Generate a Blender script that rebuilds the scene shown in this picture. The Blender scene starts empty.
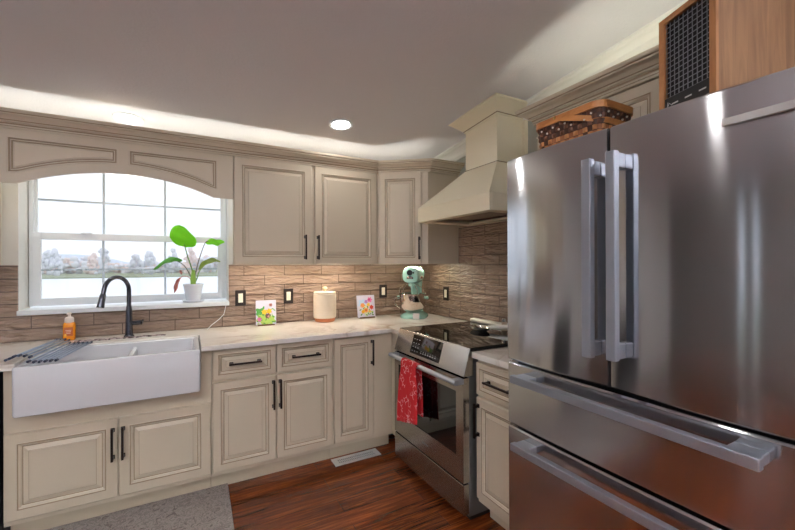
import bpy, bmesh, math, random
from mathutils import Vector, Matrix
random.seed(7)
SC = bpy.context.scene
COL = SC.collection
PI = math.pi

# ------------------------------------------------------------------ camera
H = 1.363
cam_d = bpy.data.cameras.new('camera'); cam = bpy.data.objects.new('camera', cam_d); COL.objects.link(cam)
YAW, ROLL = .5013, -.0038
fwd = Vector((math.sin(YAW), math.cos(YAW), 0)); rt0 = Vector((math.cos(YAW), -math.sin(YAW), 0)); up0 = Vector((0, 0, 1))
rt = rt0 * math.cos(ROLL) + up0 * math.sin(ROLL); up = -rt0 * math.sin(ROLL) + up0 * math.cos(ROLL)
m = Matrix.Identity(4)
for i in range(3):
    m[i][0] = rt[i]; m[i][1] = up[i]; m[i][2] = -fwd[i]
m[0][3], m[1][3], m[2][3] = 0, 0, H
cam.matrix_world = m
cam_d.sensor_fit = 'HORIZONTAL'; cam_d.sensor_width = 36; cam_d.lens = 382.7 * 36 / 795
cam_d.clip_start = .02; cam_d.clip_end = 1000
SC.camera = cam

# ------------------------------------------------------------------ light, sky, exposure
EXPOSURE = .5
SKY = .98
E_CAN, E_COVE, E_UNDER, E_FILL = 46, 10, 34, 370
SC.view_settings.view_transform = 'Standard'; SC.view_settings.look = 'None'
SC.view_settings.gamma = 1; SC.view_settings.use_curve_mapping = False
SC.view_settings.exposure = EXPOSURE
world = bpy.data.worlds.new('overcast_sky'); SC.world = world; world.use_nodes = True
wn = world.node_tree; bg = wn.nodes['Background']
tc = wn.nodes.new('ShaderNodeTexCoord'); sp = wn.nodes.new('ShaderNodeSeparateXYZ'); rp = wn.nodes.new('ShaderNodeValToRGB')
wn.links.new(tc.outputs['Generated'], sp.inputs[0]); wn.links.new(sp.outputs['Z'], rp.inputs[0]); wn.links.new(rp.outputs[0], bg.inputs[0])
rp.color_ramp.elements[0].position = 0.0; rp.color_ramp.elements[0].color = (.80, .87, 1.0, 1)
rp.color_ramp.elements[1].position = .5; rp.color_ramp.elements[1].color = (.88, .94, 1.0, 1)
bg.inputs[1].default_value = SKY

# ------------------------------------------------------------------ materials
def lin(c):
    out = []
    for v in c:
        v /= 255.
        out.append(v / 12.92 if v <= .04045 else ((v + .055) / 1.055) ** 2.4)
    return (*out, 1)
MATS = {}
def mat(name, rgb, rough=.5, metal=0, **kw):
    if name in MATS: return MATS[name]
    m = bpy.data.materials.new(name); m.use_nodes = True
    b = m.node_tree.nodes['Principled BSDF']
    b.inputs['Base Color'].default_value = lin(rgb); b.inputs['Roughness'].default_value = rough; b.inputs['Metallic'].default_value = metal
    for k, v in kw.items():
        b.inputs[k.replace('_', ' ')].default_value = v
    MATS[name] = m
    return m
class N:
    """small node-tree writer"""
    def __init__(s, m): s.t = m.node_tree; s.b = s.t.nodes['Principled BSDF']; s.tc = None
    def n(s, kind, **kw):
        x = s.t.nodes.new('ShaderNode' + kind)
        for k, v in kw.items():
            if hasattr(x, k): setattr(x, k, v)
            else: x.inputs[k.replace('_', ' ')].default_value = v
        return x
    def l(s, a, b): s.t.links.new(a, b)
    def obj(s, scale=(1, 1, 1), loc=(0, 0, 0), rot=(0, 0, 0)):
        if not s.tc: s.tc = s.n('TexCoord')
        mp = s.n('Mapping'); mp.inputs['Scale'].default_value = scale; mp.inputs['Location'].default_value = loc; mp.inputs['Rotation'].default_value = rot
        s.l(s.tc.outputs['Object'], mp.inputs[0]); return mp.outputs[0]
    def ramp(s, src, stops):
        r = s.n('ValToRGB'); e = r.color_ramp.elements
        e[0].position, e[0].color = stops[0][0], stops[0][1]; e[1].position, e[1].color = stops[-1][0], stops[-1][1]
        for p, c in stops[1:-1]:
            q = e.new(p); q.color = c
        s.l(src, r.inputs[0]); return r.outputs[0]
    def mix(s, f, a, b, blend='MIX'):
        x = s.n('Mix', data_type='RGBA', blend_type=blend)
        for i, v in ((0, f), (6, a), (7, b)):
            if isinstance(v, (int, float, tuple)): x.inputs[i].default_value = v
            else: s.l(v, x.inputs[i])
        return x.outputs[2]
    def bump(s, h, strength=.3, dist=.01):
        b = s.n('Bump', Strength=strength, Distance=dist); s.l(h, b.inputs['Height']); s.l(b.outputs[0], s.b.inputs['Normal']); return b

def emis(name, rgb, strength):
    if name in MATS: return MATS[name]
    m = bpy.data.materials.new(name); m.use_nodes = True
    b = m.node_tree.nodes['Principled BSDF']
    b.inputs['Base Color'].default_value = (.8, .8, .8, 1)
    b.inputs['Emission Color'].default_value = (*rgb, 1); b.inputs['Emission Strength'].default_value = strength
    MATS[name] = m; return m

PAINT = mat('cream_paint', (206, 193, 171), .33)
GLAZE = mat('brown_glaze', (158, 140, 115), .4)
HOODLIT = mat('hood_cream_lit', (236, 227, 200), .35)  # cabinet cream lightened, frontal light on the hood put into its colour
HOODG = mat('hood_glaze', (160, 145, 115), .4)
KICK = mat('toe_kick_paint', (196, 182, 158), .5)
INNER = mat('cabinet_inside', (190, 170, 140), .6)
BRONZE = mat('oil_rubbed_bronze', (52, 42, 38), .32, .75)
FAUC = mat('dark_bronze_faucet', (82, 82, 90), .2, .85)
WHITE = mat('white_vinyl', (232, 236, 240), .35)
WALLP = mat('grey_green_wall_paint', (178, 180, 170), .8)
WALLW = mat('white_wall_paint', (222, 220, 214), .8)
CHINA = mat('white_fireclay', (226, 227, 231), .12, Coat_Weight=.3)
BLACKG = mat('black_glass', (10, 10, 11), .03)
BLACKP = mat('black_plastic', (20, 20, 22), .35)
DARKB = mat('dark_body', (40, 41, 44), .5)
CHROME = mat('chrome', (220, 220, 222), .12, 1)
PLATE = mat('dark_outlet_plate', (58, 50, 46), .35, .5)
ROCK = mat('ivory_rocker', (236, 226, 208), .35)

m = CEIL = mat('textured_ceiling', (224, 222, 226), .9); n = N(m)
no = n.n('TexNoise', Scale=70, Detail=6, Roughness=.7); n.l(n.obj(), no.inputs['Vector']); n.bump(no.outputs[0], .5, .006)

def steel(name, rgb, rough, aniso=.6, rot=.25, bumpz=(1, 1, 1)):
    m = mat(name, rgb, rough, 1); n = N(m)
    n.b.inputs['Anisotropic'].default_value = aniso; n.b.inputs['Anisotropic Rotation'].default_value = rot
    tg = n.n('CombineXYZ'); tg.inputs[2].default_value = 1; n.l(tg.outputs[0], n.b.inputs['Tangent'])
    no = n.n('TexNoise', Scale=1, Detail=3); n.l(n.obj(bumpz), no.inputs['Vector'])
    r = n.n('MapRange'); r.inputs['To Min'].default_value = rough * .8; r.inputs['To Max'].default_value = rough * 1.25
    n.l(no.outputs[0], r.inputs[0]); n.l(r.outputs[0], n.b.inputs['Roughness'])
    return m
STEEL = steel('brushed_fridge_steel', (200, 201, 204), .13, .93, .0, (3, 40, 900))
STEELR = steel('brushed_range_steel', (186, 182, 178), .24, .5, .0, (3, 40, 900))
STEELH = mat('satin_handle_steel', (168, 173, 184), .3, .75)

# tile
def tile_mat(name, horiz_axis, origin):
    m = mat(name, (138, 112, 92), .3); n = N(m)
    tc = n.n('TexCoord'); sx = n.n('SeparateXYZ'); n.l(tc.outputs['Object'], sx.inputs[0]); cb = n.n('CombineXYZ')
    a = n.n('Math', operation='SUBTRACT'); n.l(sx.outputs[horiz_axis], a.inputs[0]); a.inputs[1].default_value = origin
    z = n.n('Math', operation='SUBTRACT'); n.l(sx.outputs['Z'], z.inputs[0]); z.inputs[1].default_value = .905
    n.l(a.outputs[0], cb.inputs[0]); n.l(z.outputs[0], cb.inputs[1])
    br = n.n('TexBrick', Scale=1, offset=.5, squash=1); br.inputs['Brick Width'].default_value = .3048; br.inputs['Row Height'].default_value = .0762
    br.inputs['Mortar Size'].default_value = .0024; br.inputs['Mortar Smooth'].default_value = .1; br.inputs['Bias'].default_value = 0
    br.inputs['Color1'].default_value = lin((158, 134, 117)); br.inputs['Color2'].default_value = lin((134, 112, 97)); br.inputs['Mortar'].default_value = lin((70, 52, 42))
    n.l(cb.outputs[0], br.inputs['Vector'])
    # ripples, broken at every tile by its own tone
    mp = n.n('Mapping'); mp.inputs['Scale'].default_value = (7, 34, 1); n.l(cb.outputs[0], mp.inputs[0])
    rb = n.n('RGBToBW'); n.l(br.outputs['Color'], rb.inputs[0])
    off = n.n('CombineXYZ'); mu = n.n('Math', operation='MULTIPLY'); mu.inputs[1].default_value = 60; n.l(rb.outputs[0], mu.inputs[0]); n.l(mu.outputs[0], off.inputs[0])
    ad = n.n('VectorMath', operation='ADD'); n.l(mp.outputs[0], ad.inputs[0]); n.l(off.outputs[0], ad.inputs[1])
    no = n.n('TexNoise', Scale=1, Detail=2.5, Roughness=.5, Distortion=.6); n.l(ad.outputs[0], no.inputs['Vector'])
    rr = n.ramp(no.outputs[0], [(.25, (0, 0, 0, 1)), (.5, (.55, .55, .55, 1)), (.72, (1, 1, 1, 1))])
    inv = n.n('Math', operation='SUBTRACT'); inv.inputs[0].default_value = 1; n.l(br.outputs['Fac'], inv.inputs[1])
    hh = n.n('Math', operation='MULTIPLY'); n.l(rr, hh.inputs[0]); n.l(inv.outputs[0], hh.inputs[1])
    n.bump(hh.outputs[0], 1.0, .02)
    c = n.mix(.25, br.outputs['Color'], n.ramp(no.outputs[0], [(.3, lin((112, 88, 72))), (.7, lin((168, 142, 120)))]), 'MIX')
    f = n.mix(br.outputs['Fac'], c, lin((70, 52, 42)))
    n.l(f, n.b.inputs['Base Color'])
    return m

# quartz
m = QUARTZ = mat('veined_quartz', (236, 228, 218), .1); n = N(m)
v = n.obj((1, 1, 1), rot=(0, 0, .5)); no = n.n('TexNoise', Scale=1.7, Detail=5, Roughness=.55, Distortion=1.2); n.l(v, no.inputs['Vector'])
vein = n.ramp(no.outputs[0], [(.47, (0, 0, 0, 1)), (.497, (1, 1, 1, 1)), (.505, (1, 1, 1, 1)), (.54, (0, 0, 0, 1))])
no2 = n.n('TexNoise', Scale=1.1, Detail=2); n.l(n.obj(loc=(3, 1, 0)), no2.inputs['Vector'])
vm = n.n('Math', operation='MULTIPLY'); n.l(vein, vm.inputs[0]); n.l(n.ramp(no2.outputs[0], [(.45, (.05, .05, .05, 1)), (.65, (.8, .8, .8, 1))]), vm.inputs[1])
base = n.mix(n.ramp(no2.outputs[0], [(.35, (0, 0, 0, 1)), (.7, (1, 1, 1, 1))]), lin((246, 242, 236)), lin((236, 227, 216)))
n.l(n.mix(vm.outputs[0], base, lin((168, 140, 112))), n.b.inputs['Base Color'])

# wood floor: planks along X
m = FLOORM = mat('red_brown_planks', (110, 55, 25), .22); n = N(m)
br = n.n('TexBrick', Scale=1, offset=.37); br.inputs['Brick Width'].default_value = 1.2; br.inputs['Row Height'].default_value = .125
br.inputs['Mortar Size'].default_value = .0012; br.inputs['Mortar Smooth'].default_value = .2
br.inputs['Color1'].default_value = lin((112, 52, 22)); br.inputs['Color2'].default_value = lin((62, 26, 11)); br.inputs['Mortar'].default_value = lin((40, 18, 10))
n.l(n.obj(), br.inputs['Vector'])
no = n.n('TexNoise', Scale=1, Detail=6, Roughness=.65, Distortion=1.5); n.l(n.obj((2.2, 34, 1)), no.inputs['Vector'])
g = n.ramp(no.outputs[0], [(.34, lin((40, 15, 7))), (.5, lin((98, 46, 20))), (.64, lin((158, 84, 36)))])
c = n.mix(.55, br.outputs['Color'], g)
c = n.mix(br.outputs['Fac'], c, lin((40, 18, 10)))
n.l(c, n.b.inputs['Base Color']); n.bump(no.outputs[0], .12, .003)

# rug
m = RUGM = mat('rug_pile', (176, 166, 160), .95); n = N(m)
no = n.n('TexNoise', Scale=22, Detail=8, Roughness=.75, Distortion=1.5); n.l(n.obj(), no.inputs['Vector'])
c = n.ramp(no.outputs[0], [(.40, lin((118, 108, 104))), (.50, lin((176, 167, 160))), (.56, lin((126, 117, 113))), (.66, lin((172, 164, 158)))])
n.l(c, n.b.inputs['Base Color'])
no3 = n.n('TexNoise', Scale=400); n.l(n.obj(), no3.inputs['Vector']); n.bump(no3.outputs[0], .6, .004)

def wood(name, c1, c2, scale, rough=.4):
    m = mat(name, c1, rough); n = N(m)
    no = n.n('TexNoise', Scale=1, Detail=5, Roughness=.6, Distortion=.8); n.l(n.obj(scale), no.inputs['Vector'])
    n.l(n.ramp(no.outputs[0], [(.3, lin(c2)), (.65, lin(c1))]), n.b.inputs['Base Color']); return m
OAK = wood('oak_veneer', (146, 106, 72), (108, 74, 48), (40, 40, 3))
OAKF = wood('oak_frame', (178, 124, 78), (146, 96, 56), (30, 30, 6))
MAPLE = wood('maple_band', (196, 132, 72), (168, 104, 52), (12, 12, 40))

# towel
m = TOWEL = mat('red_patterned_cotton', (190, 22, 32), .9); n = N(m)
vo = n.n('TexVoronoi', Scale=34, feature='DISTANCE_TO_EDGE'); n.l(n.obj((1, 1, 1)), vo.inputs['Vector'])
no = n.n('TexNoise', Scale=16, Detail=3); n.l(n.obj(), no.inputs['Vector'])
k = n.n('Math', operation='MULTIPLY'); n.l(n.ramp(vo.outputs[0], [(.03, (1, 1, 1, 1)), (.07, (0, 0, 0, 1))]), k.inputs[0]); n.l(n.ramp(no.outputs[0], [(.51, (0, 0, 0, 1)), (.58, (.8, .8, .8, 1))]), k.inputs[1])
n.l(n.mix(k.outputs[0], lin((190, 22, 32)), lin((236, 190, 190))), n.b.inputs['Base Color'])

# clear glass that lets daylight through
def pane_glass():
    m = bpy.data.materials.new('window_glass'); m.use_nodes = True; t = m.node_tree; t.nodes.clear()
    o = t.nodes.new('ShaderNodeOutputMaterial'); mx = t.nodes.new('ShaderNodeMixShader'); tr = t.nodes.new('ShaderNodeBsdfTransparent'); gl = t.nodes.new('ShaderNodeBsdfGlossy')
    gl.inputs['Roughness'].default_value = .02; mx.inputs[0].default_value = .05
    t.links.new(tr.outputs[0], mx.inputs[1]); t.links.new(gl.outputs[0], mx.inputs[2]); t.links.new(mx.outputs[0], o.inputs[0]); return m
GLASS = pane_glass()

# ------------------------------------------------------------------ mesh builder
WLOC = {}
class MB:
    def __init__(s): s.v = []; s.f = []; s.m = []; s.T = None
    def frame(s, o, a, b, c):
        o, a, b, c = map(Vector, (o, a, b, c)); s.T = lambda p: o + a * p[0] + b * p[1] + c * p[2]; return s
    def add(s, verts, faces, mi=0):
        k = len(s.v)
        for p in verts: s.v.append(tuple(s.T(p)) if s.T else tuple(p))
        for i, f in enumerate(faces):
            s.f.append([k + j for j in f]); s.m.append(mi[i] if isinstance(mi, list) else mi)
        return s
    def box(s, x0, x1, y0, y1, z0, z1, mi=0):
        return s.add([(x, y, z) for z in (z0, z1) for y in (y0, y1) for x in (x0, x1)],
                     [(0, 2, 3, 1), (4, 5, 7, 6), (0, 1, 5, 4), (2, 6, 7, 3), (0, 4, 6, 2), (1, 3, 7, 5)], mi)
    def hexa(s, bot, top, mi=0):
        return s.add(list(bot) + list(top), [(3, 2, 1, 0), (4, 5, 6, 7), (0, 1, 5, 4), (1, 2, 6, 5), (2, 3, 7, 6), (3, 0, 4, 7)], mi)
    def rings(s, rings, mis, cap0=None, cap1=None, closed=True):
        """rings: lists of equal length; bridges them with quads"""
        n = len(rings[0]); vs = [p for r in rings for p in r]; fs = []; ms = []
        for i in range(len(rings) - 1):
            for j in range(n if closed else n - 1):
                fs.append((i * n + j, i * n + (j + 1) % n, (i + 1) * n + (j + 1) % n, (i + 1) * n + j)); ms.append(mis[i] if isinstance(mis, list) else mis)
        if cap0 is not None: fs.append(tuple(range(n))); ms.append(cap0)
        if cap1 is not None: fs.append(tuple(range((len(rings) - 1) * n, len(rings) * n))); ms.append(cap1)
        return s.add(vs, fs, ms)
    def prism(s, poly, z0, z1, mi=0):
        return s.rings([[(x, y, z0) for x, y in poly], [(x, y, z1) for x, y in poly]], mi, mi, mi)
    def tube(s, path, r, seg=10, mi=0, cap=True, flat=1.0):
        path = [Vector(p) for p in path]; rs = r if isinstance(r, (list, tuple)) else [r] * len(path)
        rings = []; ref = None
        for i, p in enumerate(path):
            d = (path[min(i + 1, len(path) - 1)] - path[max(i - 1, 0)]).normalized()
            if ref is None: ref = Vector((0, 0, 1)) if abs(d.z) < .9 else Vector((1, 0, 0))
            a = (ref - d * ref.dot(d)).normalized(); b = d.cross(a); ref = a
            rings.append([tuple(p + (a * math.cos(t) + b * math.sin(t) * flat) * rs[i]) for t in (2 * PI * k / seg for k in range(seg))])
        return s.rings(rings, mi, mi if cap else None, mi if cap else None)
    def lathe(s, prof, c=(0, 0, 0), seg=24, mi=0, sx=1, sy=1, cap0=True, cap1=True):
        rings = [[(c[0] + r * sx * math.cos(2 * PI * k / seg), c[1] + r * sy * math.sin(2 * PI * k / seg), c[2] + z) for k in range(seg)] for r, z in prof]
        m0 = mi[0] if isinstance(mi, list) else mi; m1 = mi[-1] if isinstance(mi, list) else mi
        return s.rings(rings, mi, m0 if cap0 else None, m1 if cap1 else None)
    def ball(s, c, r, seg=14, sc=(1, 1, 1), mi=0):
        pr = [(math.sin(PI * i / 8), -math.cos(PI * i / 8)) for i in range(1, 8)]
        rings = [[(c[0] + r * sc[0] * a * math.cos(2 * PI * k / seg), c[1] + r * sc[1] * a * math.sin(2 * PI * k / seg), c[2] + r * sc[2] * b) for k in range(seg)] for a, b in pr]
        return s.rings(rings, mi, mi, mi)
    def sweep(s, path, prof, z, mis=0, side=1):
        """profile (out, up) along an XY path; out = right-hand side * side"""
        P = [Vector((p[0], p[1])) for p in path]; rings = []
        for i, p in enumerate(P):
            ds = []
            if i: ds.append((p - P[i - 1]).normalized())
            if i < len(P) - 1: ds.append((P[i + 1] - p).normalized())
            ns = [Vector((d.y, -d.x)) * side for d in ds]
            nn = sum(ns, Vector((0, 0))).normalized(); k = 1 / max(.3, nn.dot(ns[0]))
            zz = z[i] if isinstance(z, (list, tuple)) else z
            rings.append([(p.x + nn.x * k * o, p.y + nn.y * k * o, zz + u) for o, u in prof])
        n = len(prof); vs = [q for r in rings for q in r]; fs = []; ms = []
        for i in range(len(rings) - 1):
            for j in range(n):
                fs.append((i * n + j, i * n + (j + 1) % n, (i + 1) * n + (j + 1) % n, (i + 1) * n + j)); ms.append(mis[j % len(mis)] if isinstance(mis, list) else mis)
        fs.append(tuple(range(n))); ms.append(0); fs.append(tuple(range((len(rings) - 1) * n, len(rings) * n))); ms.append(0)
        return s.add(vs, fs, ms)
    def build(s, name, mats, parent=None, bevel=0, smooth=False, subsurf=0, seg=2):
        me = bpy.data.meshes.new(name)
        off = WLOC.get(parent.name, Vector((0, 0, 0))) if parent else Vector((0, 0, 0))
        me.from_pydata([tuple(Vector(p) - off) for p in s.v], [], s.f)
        for mm in (mats if isinstance(mats, (list, tuple)) else [mats]): me.materials.append(mm)
        for i, p in enumerate(me.polygons): p.material_index = min(s.m[i], len(me.materials) - 1)
        b = bmesh.new(); b.from_mesh(me); bmesh.ops.recalc_face_normals(b, faces=b.faces); b.to_mesh(me); b.free()
        o = bpy.data.objects.new(name, me); COL.objects.link(o)
        if smooth:
            for p in me.polygons: p.use_smooth = True
            try: me.set_sharp_from_angle(angle=math.radians(40))
            except Exception: pass
        if bevel:
            md = o.modifiers.new('bevel', 'BEVEL'); md.width = bevel; md.segments = seg; md.limit_method = 'ANGLE'; md.angle_limit = math.radians(50)
        if subsurf:
            md = o.modifiers.new('sub', 'SUBSURF'); md.levels = md.render_levels = subsurf
        if parent:
            o.parent = parent; WLOC[o.name] = off
        return o
def tag(o, label=None, cat=None, group=None, kind=None):
    if label: o['label'] = label
    if cat: o['category'] = cat
    if group: o['group'] = group
    if kind: o['kind'] = kind
    return o
def thing(name, label, cat, loc, group=None):
    o = bpy.data.objects.new(name, None); COL.objects.link(o); o.location = loc; o.empty_display_size = .05
    WLOC[o.name] = Vector(loc); return tag(o, label, cat, group)
def struct(o): o['kind'] = 'structure'; return o

D, W, CT = 3.149, 2.008, .905
def zc(y): return 2.435 + .105 * (1.763 - y)        # vaulted ceiling height
TB, TR = .3767 - .3048 * 10, 2.096 - .3048 * 10 + .1524

# ------------------------------------------------------------------ room shell
XL, YR = -3.6, -3.6
RIDGE = -.9
WX0, WX1, WZ0, WZ1 = -.903, .27, 1.083, 2.08
struct(MB().box(XL - .15, W + .15, YR - .15, D + .2, -.08, 0).build('floor', FLOORM))
b = MB()
for x0, x1, z0, z1 in ((XL - .15, WX0, 0, 2.6), (WX1, W + .15, 0, 2.6), (WX0, WX1, 0, WZ0), (WX0, WX1, WZ1, 2.6)):
    b.box(x0, x1, D, D + .195, z0, z1)
struct(b.build('wall_back', WALLW))
struct(MB().box(W, W + .15, YR - .15, D, 0, 3.0).build('wall_right', WALLP))
zr = zc(RIDGE)
b = MB()
for (ya, yb) in ((D + .2, RIDGE), (RIDGE, YR - .15)):
    za = zc(ya) if ya > RIDGE else zr; zb = zr if yb == RIDGE else zr - .105 * (RIDGE - yb)
    x0, x1 = XL - .15, W + .15
    b.hexa([(x0, yb, zb), (x1, yb, zb), (x1, ya, za), (x0, ya, za)], [(x0, yb, zb + .12), (x1, yb, zb + .12), (x1, ya, za + .12), (x0, ya, za + .12)])
struct(b.build('ceiling', CEIL))

def wall_with_windows(name, axis, pos, thick, a0, a1, zt, holes, m):
    """axis 'x': wall plane x = pos spanning y; axis 'y': plane y = pos spanning x"""
    b = MB(); cuts = sorted(holes); cur = a0
    def bx(p0, p1, z0, z1):
        if p1 - p0 < 1e-4: return
        if axis == 'x': b.box(pos, pos + thick, p0, p1, z0, z1)
        else: b.box(p0, p1, pos, pos + thick, z0, z1)
    for (h0, h1, z0, z1) in cuts:
        bx(cur, h0, 0, zt); bx(h0, h1, 0, z0); bx(h0, h1, z1, zt); cur = h1
    bx(cur, a1, 0, zt)
    return struct(b.build(name, m))
HL = [(-2.6, -1.0, .6, 2.1), (1.34, 1.45, .15, 2.1), (1.58, 1.70, .15, 2.1)]  # unseen windows added for daylight; narrow pair placed for fridge reflection stripes
HR = [(-2.9, -1.5, .1, 2.1), (-.9, .9, .6, 2.1)]  # unseen rear windows added to let in fill daylight
wall_with_windows('wall_left', 'x', XL - .15, .15, YR - .15, D, 2.95, HL, mat('taupe_wall_paint', (140, 136, 132), .8))
wall_with_windows('wall_rear', 'y', YR - .15, .15, XL, W, 2.95, HR, WALLW)
def fill_window(name, axis, pos, h):
    a0, a1, z0, z1 = h; t = .05; f = MB(); g = MB()
    def bx(b, p0, p1, q0, q1, d0, d1):
        if axis == 'x': b.box(pos + d0, pos + d1, p0, p1, q0, q1)
        else: b.box(p0, p1, pos + d0, pos + d1, q0, q1)
    t = min(.05, (a1 - a0) * .15)
    bx(f, a0, a0 + t, z0, z1, -.03, .03); bx(f, a1 - t, a1, z0, z1, -.03, .03); bx(f, a0 + t, a1 - t, z0, z0 + .05, -.03, .03); bx(f, a0 + t, a1 - t, z1 - .05, z1, -.03, .03)
    if a1 - a0 > .6: bx(f, (a0 + a1) / 2 - .03, (a0 + a1) / 2 + .03, z0 + .05, z1 - .05, -.03, .03)
    bx(g, a0 + t, a1 - t, z0 + .05, z1 - .05, -.003, .003)
    o = struct(f.build(name, WHITE)); g.build('glass', GLASS, o); return o
k = 2
for h in HL: fill_window('window_%d' % k, 'x', XL - .08, h); k += 1
for h in HR: fill_window('window_%d' % k, 'y', YR - .08, h); k += 1

# crown moulding on the right wall under the sloped ceiling
b = MB()
prof = [(0, -.10), (.012, -.10), (.016, -.085), (.022, -.08), (.03, -.055), (.05, -.035), (.062, -.028), (.066, -.02), (.075, -.015), (.075, .004), (0, .004)]
rg = [[(W - o, y, zc(y) + u) for o, u in prof] for y in (D - .001, RIDGE)]
b.rings(rg, 0, 0, 0)
struct(b.build('trim_1', mat('white_trim_paint', (236, 234, 226), .45), bevel=0))

# window over the sink
GY = 3.315
win = struct(thing('window_1', None, None, ((WX0 + WX1) / 2, GY, WZ0)))
b = MB()      # outer frame
fx0, fx1, fz0, fz1 = WX0 + .004, WX1 - .004, WZ0 + .02, WZ1 - .004
def rect_frame(b, x0, x1, z0, z1, l, r, bo, t, y0, y1, mi=0):
    b.box(x0, x0 + l, y0, y1, z0, z1, mi); b.box(x1 - r, x1, y0, y1, z0, z1, mi)
    b.box(x0 + l, x1 - r, y0, y1, z0, z0 + bo, mi); b.box(x0 + l, x1 - r, y0, y1, z1 - t, z1, mi)
rect_frame(b, fx0, fx1, fz0, fz1, .022, .022, .02, .02, GY - .01, GY + .035)
b.build('outer_frame', WHITE, win, bevel=.003)
b = MB(); rect_frame(b, fx0 + .018, fx1 - .018, 1.54, fz1 - .018, .02, .02, .04, .03, GY + .012, GY + .034)
for x in (-.514, -.147): b.box(x - .007, x + .007, GY + .016, GY + .03, 1.58, fz1 - .04, 1)
b.box(fx0 + .03, fx1 - .03, GY + .017, GY + .029, 1.797, 1.810, 1)
MUNT = mat('muntin_white', (196, 206, 216), .4)
b.build('upper_sash', [WHITE, MUNT], win, bevel=.002)
b = MB(); rect_frame(b, fx0 + .018, fx1 - .018, fz0 + .018, 1.585, .042, .042, .032, .046, GY - .014, GY + .011)
for x in (-.514, -.147): b.box(x - .007, x + .007, GY - .006, GY + .006, 1.14, 1.545, 1)
b.box(fx0 + .05, fx1 - .05, GY - .007, GY + .005, 1.333, 1.346, 1)
b.build('lower_sash', [WHITE, MUNT], win, bevel=.002)
b = MB(); b.box(fx0 + .03, fx1 - .03, GY + .022, GY + .024, 1.57, fz1 - .03); b.box(fx0 + .05, fx1 - .05, GY - .001, GY + .001, 1.13, 1.55)
b.build('glass', GLASS, win)
b = MB()
for x in (-.6, -.08): b.box(x - .03, x + .03, GY - .028, GY - .012, 1.578, 1.592)
b.build('sash_lock', WHITE, win, bevel=.003)
b = MB().box(WX0 - .002, WX1 + .002, D - .03, GY - .012, WZ0 - .018, WZ0 + .012); b.build('window_sill', WHITE, win, bevel=.004)

# backsplash slabs
bs = tag(MB().box(-1.6, WX0, D - .012, D - .0005, CT + .0005, 1.37).box(WX0, WX1, D - .012, D - .0005, CT + .0005, WZ0 - .019).box(WX1, W - .0125, D - .012, D - .0005, CT + .0005, 1.37)
    .build('tile_backsplash', tile_mat('wavy_brown_tile_x', 'X', TB)), 'rippled brown subway tile backsplash running under and around the window', 'backsplash')
tag(MB().box(W - .012, W - .0005, 1.2, D - .0005, CT + .0005, 1.72).build('tile_backsplash', tile_mat('wavy_brown_tile_y', 'Y', TR)), 'rippled brown subway tile backsplash behind the range, rising to the hood', 'backsplash')

# ------------------------------------------------------------------ outside
lake = mat('lake_water_sky_pale', (236, 240, 248), .3, 0)  # near-white base colour stands for the reflected sky
n = N(lake); no = n.n('TexNoise', Scale=.8, Detail=4); n.l(n.obj((1, 4, 1)), no.inputs['Vector']); n.bump(no.outputs[0], .15, .2)
tag(MB().box(-260, 120, 8, 118, -1.7, -1.6).build('lake', lake), 'calm lake outside the window, reflected sky in its pale colour', 'lake', kind='stuff')
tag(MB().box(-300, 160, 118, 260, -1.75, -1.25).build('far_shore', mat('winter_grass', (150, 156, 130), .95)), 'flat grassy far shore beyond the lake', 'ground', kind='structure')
tag(MB().box(-300, 160, 3.6, 8, -1.8, -1.4).build('back_lawn', mat('lawn_grass', (120, 128, 96), .95)), 'grass bank between the house and the lake', 'ground', kind='structure')
hazeA = mat('hazed_grey_twigs', (222, 222, 230), .95); hazeB = mat('hazed_russet_leaves', (232, 214, 210), .95)  # far tree colours paled towards white to carry haze
b = MB(); rg = []
for k in range(60):
    x = -420 + k * 9; hh = 9 + 2.2 * math.sin(k * .37) + 1.2 * math.sin(k * 1.1) - max(0, (x + 110)) * .06
    rg.append([(x, 250, -1.3), (x, 262, max(3, hh)), (x, 290, max(3, hh)), (x, 300, -1.3)])
b.rings(rg, 0, 0, 0); tag(b.build('wooded_ridge', mat('hazed_far_woods', (206, 214, 228), .95)), 'low wooded ridge far beyond the lake, blue grey haze in its colour', 'hill', kind='structure')  # blue grey haze painted into the ridge colour
for k in range(40):
    x = -172 + k * 5.4 + random.uniform(-.5, .5); y = 136 + (k % 2) * 16 + random.uniform(-2, 2); h = random.uniform(5.0, 8.0) if k % 3 else random.uniform(3.8, 5.5)
    if x < -62: h *= 1.1
    b = MB(); b.tube([(x, y, -1.4), (x + .2, y, h * .5), (x, y, h * .8)], [.25, .18, .05], 5)
    for q in range(46):
        a = random.uniform(0, 6.28); zf = random.uniform(.0, 1); rr = random.uniform(.2, 2.3) * (1 - .75 * zf * zf)
        b.ball((x + rr * math.cos(a), y + rr * math.sin(a), -.6 + (h + .6) * zf * .93), random.uniform(.3, .75), 5, (1, 1, random.uniform(.8, 1.6)))
    o = b.build('shore_tree', hazeB if k % 5 == 2 else hazeA)
    tag(o, 'russet-leaved tree on the far lake shore' if k % 5 == 2 else 'bare grey winter tree on the far lake shore', 'tree', 'russet trees on the far lake shore' if k % 5 == 2 else 'bare trees on the far lake shore')

b = MB()
for q in range(2300):
    x = random.uniform(-210, 70); hh = (5.0 + 1.6 * math.sin(x * .11) + .8 * math.sin(x * .37)) * (1.25 if x < -70 else .9); z = -1.2 + (random.random() ** .7) * hh
    b.ball((x, 172 + random.uniform(-4, 4), z), random.uniform(.5, 1.0), 5, (1.3, 1, random.uniform(.8, 1.5)), q % 4 == 0)
tag(b.build('shore_thicket', [mat('hazed_thicket_twigs', (226, 224, 230), .95), hazeB]), 'leafless thicket along the far lake shore, paled by painted haze', 'bushes', kind='stuff')  # haze painted into the pale twig colours

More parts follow.
